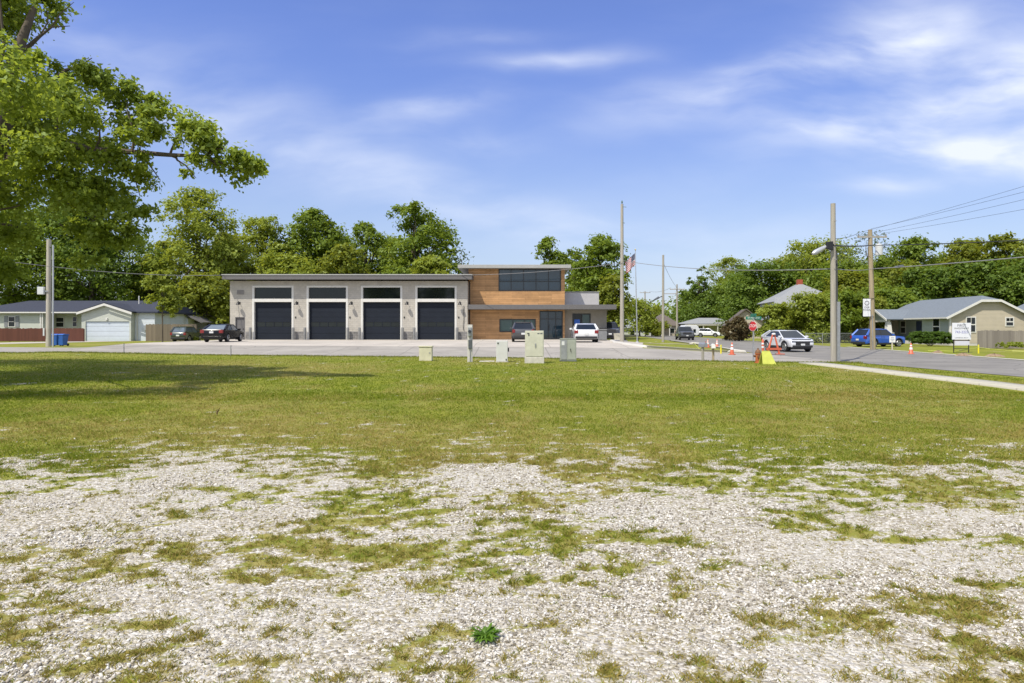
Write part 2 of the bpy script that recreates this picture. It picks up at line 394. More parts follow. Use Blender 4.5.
def grassiness(x, y):
    x = np.asarray(x, float); y = np.asarray(y, float)
    ys = np.maximum(y, .6)
    u = CX + F * x / ys; v = HZ + F * H / ys
    wob = 14 * (fbm(x * 1.3, y * 1.3, 5, 3) - .5)
    b = .47 + .07 * sm(4.6, 5.6, y) + .56 * sm(7.4, 10.2, y + 2.2 * (fbm(x * .35, y * .35, 3, 3) - .5)) + .03 * (1 - sm(2.9, 3.5, y))
    g = b + 0.55 * (fbm(x * .8 + 3, y * 1.2, 11, 4) - .5) + 1.1 * (fbm(x * 2.6, y * 3.6, 23, 3) - .5) + 2.1 * (fbm(x * 8, y * 10, 29, 3) - .5) + .36 * sm(9.5, 13, y)
    for (cx, cy, rx, ry) in GREEN:
        d = ((u - cx + wob * .8) / rx) ** 2 + ((v - cy + wob * .25) / ry) ** 2
        g = g + .27 * np.exp(-d * .9)
    for (cx, cy, rx, ry) in BARE:
        d = ((u - cx + wob) / rx) ** 2 + ((v - cy + wob * .25) / ry) ** 2
        g = g - .42 * np.exp(-d * .9)
    return sm(.0, 1.12, g)
def dryness(x, y):
    d = .08 + .55 * sm(.45, .70, fbm(x * .22 + 9, y * .22, 41, 3)) + .38 * sm(.5, .68, fbm(x * .9, y * .55, 43, 3)) + .62 * (1 - sm(4.0, 9.0, y)) - .25 * sm(14, 22, x)
    d = d + .25 * sm(5, 9, y) * (1 - sm(10, 22, y))
    d = d + .45 * (1 - grassiness(x, y)) - .12 + .55 * (1 - sm(3.7, 4.8, y))
    return np.clip(d, 0, 1)
def axis(stops):
    out = [stops[0][0]]
    for (a, st), (b, _) in zip(stops[:-1], stops[1:]):
        n = max(1, int(round((b - a) / st))); out += list(a + (b - a) * (np.arange(n) + 1) / n)
    return np.array(out)
gx = axis([(-900, 60), (-120, 6), (-60, 1.2), (-34, .6), (-12, .12), (12, .6), (40, 1.2), (60, 6), (120, 60), (900, 1)])
gy = axis([(-60, 6), (0, .8), (2, .07), (12, .2), (20, .5), (70, 2), (120, 12), (240, 80), (1600, 1)])
gX, gY = np.meshgrid(gx, gy); n0, n1 = gX.shape
gv = np.stack([gX.ravel(), gY.ravel(), ground_z(gX, gY).ravel()], 1)
ii = np.arange(n0 * n1).reshape(n0, n1)
gf = np.stack([ii[:-1, :-1].ravel(), ii[:-1, 1:].ravel(), ii[1:, 1:].ravel(), ii[1:, :-1].ravel()], 1)
o = mesh_np('ground', gv, gf, m_ground, smooth=True, attrs={'grass': grassiness(gX, gY).ravel(), 'dry': dryness(gX, gY).ravel()})
tag(o, kind='structure')

def strip(name, A, B, mat, off, na=80, nb=14, th=0):
    """paved sheet between two world polylines, lying on the ground"""
    def samp(P):
        P = np.array(P, float); d = np.r_[0, np.cumsum(np.hypot(*np.diff(P, axis=0).T))]; d /= d[-1]
        t = np.linspace(0, 1, na + 1); return np.stack([np.interp(t, d, P[:, 0]), np.interp(t, d, P[:, 1])], 1)
    a, b = samp(A), samp(B); s = np.linspace(0, 1, nb + 1)
    p = a[:, None, :] * (1 - s)[None, :, None] + b[:, None, :] * s[None, :, None]
    z = ground_z(p[..., 0], p[..., 1]) + off
    v = np.stack([p[..., 0], p[..., 1], z], -1).reshape(-1, 3)
    i = np.arange((na + 1) * (nb + 1)).reshape(na + 1, nb + 1)
    f = np.stack([i[:-1, :-1].ravel(), i[1:, :-1].ravel(), i[1:, 1:].ravel(), i[:-1, 1:].ravel()], 1)
    e1 = v[f[0][1]] - v[f[0][0]]; e2 = v[f[0][2]] - v[f[0][0]]
    if np.cross(e1, e2)[2] < 0: f = f[:, ::-1]
    if th:
        n = len(v); v2 = v.copy(); v2[:, 2] -= th
        ring = np.r_[i[:, 0], i[-1, 1:], i[-2::-1, -1], i[0, -2:0:-1]]
        rf = np.stack([ring, np.roll(ring, -1), np.roll(ring, -1) + n, ring + n], 1)
        v = np.r_[v, v2]; f = np.r_[f, rf]
    o = mesh_np(name, v, f, mat); return tag(o, kind='structure')
near = [(-140, 62), (-80, 52), (-33, 44), (-17.5, 41), (-2.4, 39), (4.7, 36.9), (9.5, 34.9), (13.5, 33.6), (17.5, 33.2)]
far = [(-140, 71), (-80, 60.5), (-36, 51), (-20, 48.2), (-2, 47), (6, 46.3), (10, 46), (14, 45.8), (17.5, 46.3)]
strip('street', near, far, m_street, .012, 160, 12)
strip('station_apron_pavement', [(-31, 49.7), (-20, 48.0), (-2, 46.8), (6.5, 46.1), (8.8, 46.0)], [(-31, 67), (-12, 68), (6, 70), (12, 74), (15, 78)], m_apron, .02, 60, 24)
strip('driveway_pavement', [(-54, 55), (-48.0, 53.7)], [(-47.2, 75.6), (-41.6, 75.6)], m_apron, .019, 10, 30)
roadL = [(18.2, -60), (18, 0), (17.6, 24), (16.7, 34), (16.3, 46), (18.0, 61), (20.9, 89), (24.5, 122), (31, 200), (48, 420)]
roadR = [(25.0, -60), (25.4, 0), (25.7, 24), (26.5, 36), (29.4, 61), (31.5, 89), (34, 122), (40, 200), (55, 420)]
strip('road', roadL, roadR, m_road, .017, 200, 8)
strip('sidewalk', [(13.85, -40), (13.85, 33.0)], [(14.95, -40), (14.95, 33.0)], m_walk, .05, 60, 2, .1)
strip('kerb', [(9.2, 46.6), (16.1, 46.6), (18.0, 61.3), (20.8, 89)], [(9.2, 46.9), (15.75, 46.9), (17.75, 61.3), (20.5, 89)], m_kerb, .13, 80, 1, .2)
strip('kerb.001', [(9.2, 46.6), (8.0, 49.2), (7.7, 52.2), (8.6, 60), (11.2, 68)], [(9.5, 46.85), (8.3, 49.4), (8.0, 52.2), (8.9, 60), (11.5, 68)], m_kerb, .13, 40, 1, .2)
strip('far_path', [(12.5, 76), (17, 71.5), (18.6, 68.8)], [(12.5, 77.4), (17.4, 72.8), (18.8, 70.2)], m_walk, .03, 20, 2, .06)
strip('road_edge_gravel', [(25.5, 10), (26.0, 24), (26.8, 36), (29.7, 61)], [(25.9, 10), (26.4, 24), (27.2, 36), (30.1, 61)], m_kerb, .022, 60, 1)

# ------------------------------------------------------------------ grass blades and loose stones
m_stone = None
def make_stone_mat():
    m, t, p = newmat('loose_limestone')
    geo = t.new('ShaderNodeNewGeometry'); r = t.new('ShaderNodeValToRGB'); t.l.new(geo.outputs['Random Per Island'], r.inputs[0])
    cr = r.color_ramp; cr.elements[0].color = (.14, .12, .09, 1); cr.elements[1].color = (.76, .735, .675, 1)
    for q, c in ((.2, (.28, .25, .195)), (.45, (.425, .395, .34)), (.75, (.55, .525, .475))):
        e = cr.elements.new(q); e.color = (*c, 1)
    t.l.new(r.outputs[0], p.inputs['Base Color']); p.inputs['Roughness'].default_value = .9; p.inputs['Specular IOR Level'].default_value = .2
    return m
def frustum_pts(n, y0, y1, power=1.0, spread=.88, margin=2.6):
    y = (y0 ** power + (y1 ** power - y0 ** power) * RNG.random(n)) ** (1 / power)
    x = (RNG.random(n) * 2 - 1) * (spread * y + margin)
    return x, y
def stones():
    n = 340000
    x, y = frustum_pts(n, 2.2, 10.5, -.3)
    g = grassiness(x, y); keep = RNG.random(n) < (.05 + .95 * (1 - g) ** 2.0) * (.35 + .65 * sm(.35, .62, fbm(x * 2.2, y * 2.2, 61, 3))); x, y = x[keep], y[keep]; n = len(x)
    size = (.0036 + .0066 * RNG.random(n) ** 2.2) * (1 + .05 * y) * (.62 + .75 * sm(.3, .7, fbm(x * .9, y * .9, 67, 3)))
    oct_ = np.array([(1, 0, 0), (0, 1, 0), (-1, 0, 0), (0, -1, 0), (0, 0, 1), (0, 0, -1)], float)
    of = np.array([(0, 1, 4), (1, 2, 4), (2, 3, 4), (3, 0, 4), (1, 0, 5), (2, 1, 5), (3, 2, 5), (0, 3, 5)])
    v = oct_[None] * (.65 + .7 * RNG.random((n, 6, 1)))
    v = v + RNG.normal(0, .22, (n, 6, 3))
    a = RNG.random(n) * 6.283; c, s_ = np.cos(a)[:, None], np.sin(a)[:, None]
    vx = v[..., 0] * c - v[..., 1] * s_; vy = v[..., 0] * s_ + v[..., 1] * c; vz = v[..., 2] * .62
    tilt = RNG.normal(0, .35, (n, 1)); vz2 = vz + vx * tilt; 
    v = np.stack([vx, vy, vz2], -1) * size[:, None, None]
    v[..., 0] += x[:, None]; v[..., 1] += y[:, None]; v[..., 2] += (ground_z(x, y) + size * .2)[:, None]
    f = (np.arange(n)[:, None, None] * 6 + of[None]).reshape(-1, 3)
    o = mesh_np('gravel', v.reshape(-1, 3), f, make_stone_mat())
    tag(o, 'loose pale limestone gravel scattered over the worn front of the lot', 'gravel', kind='stuff')
stones()
def make_blade_mat():
    m, t, p = newmat('grass_blades')
    t.n.remove(p)
    geo = t.new('ShaderNodeNewGeometry'); at = t.new('ShaderNodeAttribute', attribute_name='tint').outputs['Fac']
    green = t.mix(geo.outputs['Random Per Island'], (.080, .140, .010), (.245, .290, .027))
    c = t.mix(at, green, (.36, .285, .085))
    d = t.new('ShaderNodeBsdfDiffuse'); t.l.new(c, d.inputs[0]); tr = t.new('ShaderNodeBsdfTranslucent'); t.l.new(c, tr.inputs[0])
    mx = t.new('ShaderNodeMixShader'); mx.inputs[0].default_value = .4; t.l.new(d.outputs[0], mx.inputs[1]); t.l.new(tr.outputs[0], mx.inputs[2])
    t.l.new(mx.outputs[0], t.n['Material Output'].inputs[0]); return m
m_blade = make_blade_mat()
def blades(x, y, h, w, tint, lean=.5):
    n = len(x); a = RNG.random(n) * 6.283; l = RNG.normal(0, lean, (n, 2)) * h[:, None]
    z = ground_z(x, y) - .004
    p = np.zeros((n, 4, 3)); dx, dy = np.cos(a) * w, np.sin(a) * w
    p[:, 0] = np.stack([x - dx, y - dy, z], 1); p[:, 1] = np.stack([x + dx, y + dy, z], 1)
    p[:, 2] = np.stack([x + dx * .8 + l[:, 0] * .45, y + dy * .8 + l[:, 1] * .45, z + h * .62], 1)
    p[:, 3] = np.stack([x + l[:, 0], y + l[:, 1], z + h], 1)
    f = (np.arange(n)[:, None, None] * 4 + np.array([(0, 1, 2), (0, 2, 3)])[None]).reshape(-1, 3)
    return p.reshape(-1, 3), f, np.repeat(tint, 4)
def grass():
    P = []
    def lot(n, y0, y1, power, hmin, hmax, w, lean, gmin=.0, gpow=1.2, tuft=1):
        x, y = frustum_pts(n // tuft, y0, y1, power)
        if tuft > 1:                                  # blades stand in tufts of their own size
            g0 = grassiness(x, y); k = RNG.random(len(x)) < gmin + (1 - gmin) * g0 ** gpow; x, y = x[k], y[k]
            r = .008 + .030 * RNG.random(len(x)) ** 2; m_ = np.maximum(2, (tuft * 2 * RNG.random(len(x))).astype(int)); ix = np.repeat(np.arange(len(x)), m_)
            x = x[ix] + RNG.normal(0, 1, len(ix)) * r[ix]; y = y[ix] + RNG.normal(0, 1, len(ix)) * r[ix]; gmin = 1.0
        k = (x < 13.6) | (y > 33) | (x > 15.2)
        k &= ~((x > 17) & (x < 28)) & ~(y > np.interp(x, [q[0] for q in near], [q[1] for q in near]) - .05)
        x, y = x[k], y[k]
        g = grassiness(x, y); k = RNG.random(len(x)) < gmin + (1 - gmin) * g ** gpow; x, y, g = x[k], y[k], g[k]
        clump = fbm(x * 3.5, y * 3.5, 77, 2); d = dryness(x, y)
        h = (hmin + (hmax - hmin) * RNG.random(len(x))) * (.45 + .9 * clump) * (.55 + .45 * g)
        t = np.clip((RNG.random(len(x)) < d * .85) * (.45 + .55 * RNG.random(len(x))) + .25 * d * RNG.random(len(x)), 0, 1)
        ww = w * (.7 + .6 * RNG.random(len(x))) * (1 + .06 * y)
        P.append(blades(x, y, h, ww, t, lean))
    lot(720000, 2.3, 9, -.2, .012, .044, .0021, .7, .10, 1.3, 14)
    lot(400000, 8, 18, -.2, .015, .05, .0022, .6, .05)
    lot(300000, 16, 45, -.2, .02, .06, .0030, .55, .05)
    t_ = RNG.random(26000); xs_ = -60 + 77 * t_; ys_ = np.interp(xs_, [q[0] for q in near], [q[1] for q in near]) + RNG.normal(-.05, .16, len(t_)) + .35 * (fbm(xs_ * .7, xs_ * 0, 15, 3) - .5)
    P.append(blades(xs_, ys_, .04 + .07 * RNG.random(len(t_)), np.full(len(t_), .007), np.clip(RNG.random(len(t_)) * .5, 0, 1), .5))
    off = 0; V = []; Fc = []; T = []
    for v, f, t in P: V.append(v); Fc.append(f + off); T.append(t); off += len(v)
    o = mesh_np('grass', np.concatenate(V), np.concatenate(Fc), m_blade, attrs={'tint': np.concatenate(T)})
    tag(o, 'short yellowish green lawn grass thinning out into the gravel', 'grass', kind='stuff')
grass()
def dandelion():
    x, y = X(485, 3.72), 3.72
    root = empty('dandelion_plant', (x, y, gz(x, y)), 0, 'small bright green leafy weed alone on the bare gravel in front', 'weed')
    V, Fc = [], []
    for k in range(120):
        a = random.random() * 6.283; L = .04 + .06 * random.random(); up = .2 + 1.0 * random.random(); b = len(V)
        n = 6; o = Vector((random.gauss(0, .012), random.gauss(0, .012), 0))
        d = Vector((math.cos(a), math.sin(a), 0)); s = Vector((-d.y, d.x, 0))
        for i in range(n + 1):
            t = i / n; w = .0075 * math.sin(math.pi * (t * .85 + .12)) * (1.25 if i % 2 else .75)
            c = o + d * L * t + Vector((0, 0, up * L * (t - .75 * t * t) * 1.6 + .004))
            V += [tuple(c - s * w), tuple(c + s * w)]
        for i in range(n): Fc.append((b + 2 * i, b + 2 * i + 1, b + 2 * i + 3, b + 2 * i + 2))
    mesh_np('leaves', V, Fc, M_leaf('dandelion_leaf', (.07, .16, .014), (.17, .30, .04)), root, attrs={'tint': np.full(len(V), .5)})
    m = MB(); m.tube([(0, 0, 0), (.003, .002, .05), (.01, .0, .07)], .003, 6); m.build('stem', M('weed_stem', (.12, .2, .04)), root)
    x, y = X(217, 13.2), 13.2
    root = empty('dried_weed', (x, y, gz(x, y)), 0, 'tiny dark brown dried weed standing in the thin grass', 'weed')
    m = MB(); 
    for k in range(7): m.tube([(0, 0, 0), (random.gauss(0, .015), random.gauss(0, .015), .07), (random.gauss(0, .04), random.gauss(0, .03), .1 + .06 * random.random())], [.005, .004, .006], 5)
    m.build('stalks', M('dry_brown', (.10, .055, .02)), root)
dandelion()

# ------------------------------------------------------------------ fire station
def station():
    Y0 = 66.0; z0 = .55
    root = empty('fire_station', (0, Y0, z0), 0, 'low pale block fire station with four dark bay doors and cedar clad offices', 'fire station')
    zz = lambda py, Y=Y0: Z(py, Y) - z0
    x0, x1 = X(230, Y0), X(467.5, Y0)
    top = zz(281); D = 18.0
    bays = [X(252.2 + 54.35 * i, Y0) for i in range(4)]; bw = X(41.5 + 512, Y0)
    fw = .2; ztop = zz(285.6)
    # front wall pieces around the openings
    w = MB(); xs = [x0]
    dx0, dx1 = X(235.2, Y0), X(245, Y0); dh = zz(317)
    for b in bays: xs += [b, b + bw]
    xs.append(x1)
    w.box(x0, dx0, 0, .4, 0, top); w.box(dx0, dx1, 0, .4, dh, top); w.box(dx1, bays[0], 0, .4, 0, top)
    for i in range(4):
        w.box(bays[i], bays[i] + bw, 0, .4, ztop, top)
        nx = bays[i + 1] if i < 3 else x1
        w.box(bays[i] + bw, nx, 0, .4, 0, top)
    w.box(x0, x0 + .4, .4, D, 0, top); w.box(x1 - .4, x1, .4, D, 0, top); w.box(x0 + .4, x1 - .4, D - .4, D, 0, top)
    w.build('wall', m_block, root)
    # wainscot: darker block courses at the foot of every pier
    wh = zz(331.8)
    for a, b in [(dx1 + .06, bays[0] - .02)] + [(bays[i] + bw + .02, bays[i + 1] - .02) for i in range(3)] + [(bays[3] + bw + .02, x1 + .03)]:
        MB().box(a, b, -.035, -.003, 0, wh).build('wainscot', m_wains, root)
    m_sill = M('cast_stone_sill', (.42, .4, .37), .8)
    for a, b in [(bays[i] + bw + .02, bays[i + 1] - .02) for i in range(3)]: MB().box(a, b, -.06, -.002, wh + .003, wh + .07).build('wainscot_sill', m_sill, root)
    # roof
    r = MB(); r.slab([(x0 - .35, -.85, zz(275, 65.2)), (x1 + .45, -.85, zz(275, 65.2)), (x1 + .45, D + .5, zz(275, 65.2) + .35), (x0 - .35, D + .5, zz(275, 65.2) + .35)], .22)
    r.build('roof', m_roofmetal, root)
    fa = MB(); zt = zz(275, 65.2); fa.box(x0 - .37, x1 + .47, -.93, -.855, zt - .42, zt + .03); fa.box(x1 + .452, x1 + .5, -.85, 6, zt - .38, zt + .03); fa.box(x0 - .4, x0 - .352, -.85, 10, zt - .38, zt + .03)
    fa.build('fascia', m_roofgrey, root)
    de = MB(); de.box(x0 - .42, x1 + .52, -.98, -.935, zt - .03, zt + .07); de.build('drip_edge', m_drip, root)
    sf = MB(); sf.box(x0 - .33, x1 + .43, -.84, .1, zt - .40, zt - .34); sf.build('soffit', m_roofgrey, root)
    for i in range(4):
        a, b = bays[i], bays[i] + bw; yb = .10
        fr = MB()
        zm0, zm1 = zz(302), zz(298.7)
        fr.box(a, a + fw, -.03, .38, 0, ztop); fr.box(b - fw, b, -.03, .38, 0, ztop); fr.box(a + fw, b - fw, -.03, .38, ztop - fw * .9, ztop); fr.box(a + fw, b - fw, -.028, .38, zm0, zm1)
        fr.build('bay_frame', m_white, root, .012)
        gl = MB(); gl.box(a + fw, b - fw, .2, .24, zm1, ztop - fw * .9); g = gl.build('transom_window', m_glass, root)
        # sectional door with a strip of windows
        d = MB(); zg0, zg1 = zz(326.6), zz(322.0); ns = 3
        hgt = zz(302); 
        for k in range(2): d.box(a + fw + .002, b - fw - .002, .28, .34, .006 + k * zg0 / 2, (k + 1) * zg0 / 2 - .012)
        for k in range(4):
            s = (hgt - zg1) / 4; d.box(a + fw + .002, b - fw - .002, .28, .34, zg1 + .006 + k * s, zg1 + (k + 1) * s - .006)
        nw = 4; wv = (bw - 2 * fw - .3) / nw
        d.box(a + fw + .002, a + fw + .15, .28, .34, zg0, zg1); d.box(b - fw - .15, b - fw - .002, .28, .34, zg0, zg1)
        for k in range(1, nw): xm = a + fw + .15 + k * wv; d.box(xm - .03, xm + .03, .28, .34, zg0, zg1)
        dd = d.build('bay_door', m_doorslate, root)
        p = MB()
        p.box(a + fw + .15, b - fw - .15, .315, .325, zg0, zg1); p.build('door_window', m_glass, dd)
    # man door, louvre, lamps, keypads
    d = MB(); d.box(dx0 + .07, dx1 - .07, .1, .16, .01, dh - .07); dr = d.build('service_door', m_doordark, root)
    k = MB(); k.box(dx1 - .2, dx1 - .14, .03, .1, 1.0, 1.1); k.build('handle', m_black, dr)
    d = MB(); d.box(dx0, dx0 + .07, -.01, .3, 0, dh); d.box(dx1 - .07, dx1, -.01, .3, 0, dh); d.box(dx0 + .07, dx1 - .07, -.01, .3, dh - .07, dh); d.build('door_frame', m_doordark, root)
    lv = MB(); a, b = X(237, Y0), X(244.2, Y0); za, zb = zz(294.6), zz(290)
    lv.box(a, b, -.03, -.005, za, zb); louv = lv.build('louvre', M('louvre_grey', (.27, .25, .235), .6), root)
    sl_ = MB()
    for q in range(5): sl_.box(a + .04, b - .04, -.05, -.032, za + .05 + q * .085, za + .09 + q * .085)
    sl_.build('slats', M('louvre_slat', (.2, .185, .17), .6), louv)
    for px in (239.5, 297.3, 351.7, 407.3, 460.0):
        x = X(px, Y0); zc = zz(303.4)
        l = MB(); l.box(x - .09, x + .09, -.04, -.003, zc - .05, zc + .14); l.tube([(x, -.04, zc + .08), (x, -.22, zc + .2), (x, -.4, zc + .12)], .025, 6)
        lo = l.build('wall_lamp', m_black, root)
        s = MB(); s.lathe([(.04, .1), (.07, .08), (.19, -.12), (.2, -.15), (.17, -.15)], (x, -.4, zc), 14); s.build('lamp_shade', m_black, lo, smooth=True)
    for i in range(4):
        x = bays[i] + bw + .18; z = 2.1; m = MB(); m.box(x - .05, x + .06, -.05, -.003, z, z + .16); m.build('door_keypad', m_bronze, root)
    ho = MB(); ho.tube([(x1 - .35, -.06, 3.3), (x1 - .35, -.08, 2.0), (x1 - .42, -.08, 1.3), (x1 - .35, -.08, .9)], .025, 6); ho.build('conduit', m_bronze, root)
    # ---- cedar clad offices
    Yw = 1.5; YW = Y0 + Yw
    xr = X(564.8, YW); can_b, can_t = zz(309), zz(304.6)
    zc = zz(304, YW); ub = zz(268.2, YW)
    ex0, ex1 = X(539.5, YW), X(562.8, YW); eh = zz(311, YW)
    wx0, wx1, wz0, wz1 = X(499.4, YW), X(535.8, YW), zz(332, YW), zz(319, YW)
    ux0, ux1, uz0, uz1 = X(498.6, YW), X(561, YW), zz(291, YW), zz(268.9, YW)
    w = MB(); xl = x1 + .003
    w.box(xl, wx0, Yw, Yw + .3, 0, zc); w.box(wx0, wx1, Yw, Yw + .3, 0, wz0); w.box(wx0, wx1, Yw, Yw + .3, wz1, zc); w.box(wx1, ex0, Yw, Yw + .3, 0, zc)
    w.box(ex0, ex1, Yw, Yw + .3, eh, zc); w.box(ex1, xr, Yw, Yw + .3, 0, zc)
    w.box(xl, ux0, Yw, Yw + .3, zc, ub); w.box(ux0, ux1, Yw, Yw + .3, zc, uz0); w.box(ux1, xr, Yw, Yw + .3, zc, ub); w.box(ux0, ux1, Yw, Yw + .3, uz1, ub)
    w.box(xl, xl + .3, Yw + .3, 12, top, ub); w.box(xl + .3, xr, 11.7, 12, 0, ub)
    w.build('cedar_wall', m_wood_pl, root)
    w = MB(); w.box(xr - .3, xr, Yw + .3, 11.7, 0, ub); w.build('cedar_side_wall', M_wood('cedar_planks_side', (.53, .295, .128), (.385, .21, .083), 'yz'), root)
    def window(x0_, x1_, z0_, z1_, cols, rows, gm, name='window', dep=.12, fwid=.09):
        f = MB(); y = Yw
        f.box(x0_, x0_ + fwid, y - .03, y + .2, z0_, z1_); f.box(x1_ - fwid, x1_, y - .03, y + .2, z0_, z1_); f.box(x0_ + fwid, x1_ - fwid, y - .03, y + .2, z0_, z0_ + fwid); f.box(x0_ + fwid, x1_ - fwid, y - .03, y + .2, z1_ - fwid, z1_)
        for c in cols: xm = x0_ + (x1_ - x0_) * c; f.box(xm - .03, xm + .03, y + .02, y + .2, z0_ + fwid, z1_ - fwid)
        for c in rows: zm = z0_ + (z1_ - z0_) * c; f.box(x0_ + fwid, x1_ - fwid, y + .03, y + .19, zm - .03, zm + .03)
        fo = f.build(name, m_bronze, root)
        g = MB(); g.box(x0_ + fwid, x1_ - fwid, y + dep, y + dep + .03, z0_ + fwid, z1_ - fwid); g.build('pane', gm, fo); return fo
    window(ux0, ux1, uz0, uz1, (.2, .4, .6, .8), (.44,), m_glass_b, 'upper_window')
    window(wx0, wx1, wz0, wz1, (.37, .69), (), m_glass_g)
    # upper window curtains strips behind glass are left to the glass; entrance doors
    e = window(ex0, ex1, .01, eh, (.38, .7), (.72,), m_glass_b, 'entrance_door')
    h = MB(); h.box(ex0 + .84, ex0 + .87, Yw - .06, Yw - .02, .9, 1.5); h.box(ex0 + .95, ex0 + .98, Yw - .06, Yw - .02, .9, 1.5); h.build('handle', m_black, e)
    # canopy
    cz0, cz1 = zz(309.3), zz(304.6); cxr = X(616.5, 66)
    c = MB(); c.box(xl + .05, cxr, 0.0, Yw - .003, cz0, cz1); c.box(xr + .003, cxr, Yw - .003, Yw + 5, cz0 + .02, cz1 - .02); c.build('canopy', m_roofgrey, root, .01)
    # upper roof
    rx0, rx1 = X(457.8, 66.4), X(571, 66.4); rz0, rz1 = zz(268.0, 66.4), zz(264.6, 66.4)
    r = MB(); r.box(rx0, rx1, .4, 12.6, rz0, rz1); r.build('upper_roof', m_drip, root, .01)
    # taupe wing under the canopy, parapet box above
    tx1 = X(606, 68.5); wdx0, wdx1, wdz = X(572.4, 68), X(590.6, 68), zz(313.6, 68)
    w = MB(); y = Yw + .5
    w.box(xr + .003, wdx0, y, y + .3, 0, cz0 + .015); w.box(wdx1, tx1, y, y + .3, 0, cz0 + .015); w.box(wdx0, wdx1, y, y + .3, wdz, cz0 + .015); w.box(tx1 - .3, tx1, y + .3, 11, 0, cz0)
    w.build('stucco_wall', m_stucco, root)
    f = MB(); f.box(wdx0, wdx0 + .1, y - .03, y + .2, 0, wdz); f.box(wdx1 - .1, wdx1, y - .03, y + .2, 0, wdz); f.box(wdx0 + .1, wdx1 - .1, y - .03, y + .2, wdz - .1, wdz)
    xm = wdx0 + (wdx1 - wdx0) * .52; f.box(xm - .04, xm + .04, y, y + .2, 0, wdz - .1); fo = f.build('side_entrance', m_bronze, root)
    g = MB(); g.box(wdx0 + .1, xm - .04, y + .1, y + .14, 0, wdz - .1); g.build('door_leaf', m_glass, fo)
    g = MB(); g.box(xm + .04, wdx1 - .1, y + .1, y + .14, 0, wdz - .1); g.build('pane', m_glass_g, fo)
    g = MB(); g.box(wdx0 + .2, wdx0 + .75, y + .075, y + .095, .9, 2.0); g.build('poster', m_blue_sign, fo)
    p = MB(); px1 = X(598.3, 69); p.box(xr + .003, px1, Yw + 1.0, Yw + 8, cz1 + .003, zz(292.3, 68.5)); p.build('parapet', m_parapet, root)
    p = MB(); p.box(xr + .003, px1 + .06, Yw + .94, Yw + 8.06, zz(292.3, 68.5) + .002, zz(292.3, 68.5) + .08); p.build('parapet_cap', m_roofmetal, root)
    # downpipe at the join
    dp = MB(); dp.tube([(x1 + .12, Yw - .08, zt - .45), (x1 + .12, Yw - .08, .1)], .05, 8); dp.build('downpipe', m_bronze, root)
    # bollards
    bo = None; k = 0
    for i in range(4):
        for x in (bays[i] - .06, bays[i] + bw + .06):
            if bo is None:
                m = MB(); m.lathe([(.13, 0), (.13, 1.16), (.12, 1.21), (.07, 1.245), (.001, 1.25)], (0, 0, 0), 14); bo = m.build('bollard', m_bollard, None, smooth=True); c = bo
            else:
                c = bo.copy(); COL.objects.link(c)
            c.location = (x, Y0 - .35, z0 - .03)
            side = 'left' if k % 2 == 0 else 'right'; n = ('first', 'second', 'third', 'fourth')[i]
            tag(c, f'grey steel bollard on the {side} side of the {n} bay door from the left', 'bollard', 'bollards guarding the bay doors'); k += 1
station()

# ------------------------------------------------------------------ houses
m_shingle_n = M('navy_shingles', (.028, .033, .052), .9, 0, .3, 6, .3)
m_shingle_b = M('blue_grey_shingles', (.145, .168, .19), .9, 0, .12, 5, .3, 30)
m_siding = M_brick('white_lap_siding', (.50, .525, .465), (.485, .51, .45), (.35, .37, .33), 40, .16, .012, 'xz', .6, .3, .04)
m_siding_blue = M_brick('cool_white_siding', (.60, .65, .70), (.58, .63, .68), (.44, .48, .52), 40, .16, .012, 'xz', .6, .3, .04)
m_siding_tan = M_brick('beige_lap_siding', (.46, .405, .31), (.44, .39, .30), (.31, .275, .21), 40, .13, .01, 'wall', .7, .3, .05)
m_siding_green = M_brick('sage_lap_siding', (.33, .37, .34), (.32, .36, .33), (.22, .25, .23), 40, .13, .01, 'wall', .7, .3, .05)
m_gdoor = M('pale_blue_garage_door', (.52, .58, .64), .5, 0, .04)
m_shutter = M('grey_shutter', (.19, .20, .21), .6)
m_curtain = M('window_white', (.55, .56, .55), .5)
def gable_roof(mb, xa, xb, ya, yb, ze, zr, th=.12, over=.3):
    """ridge along y"""
    xm = (xa + xb) / 2; s = (zr - ze) / ((xb - xa) / 2); o = over
    mb.slab([(xa - o, ya, ze - s * o), (xm, ya, zr), (xm, yb, zr), (xa - o, yb, ze - s * o)][::-1], th)
    mb.slab([(xm + .001, ya, zr), (xb + o, ya, ze - s * o), (xb + o, yb, ze - s * o), (xm + .001, yb, zr)][::-1], th)
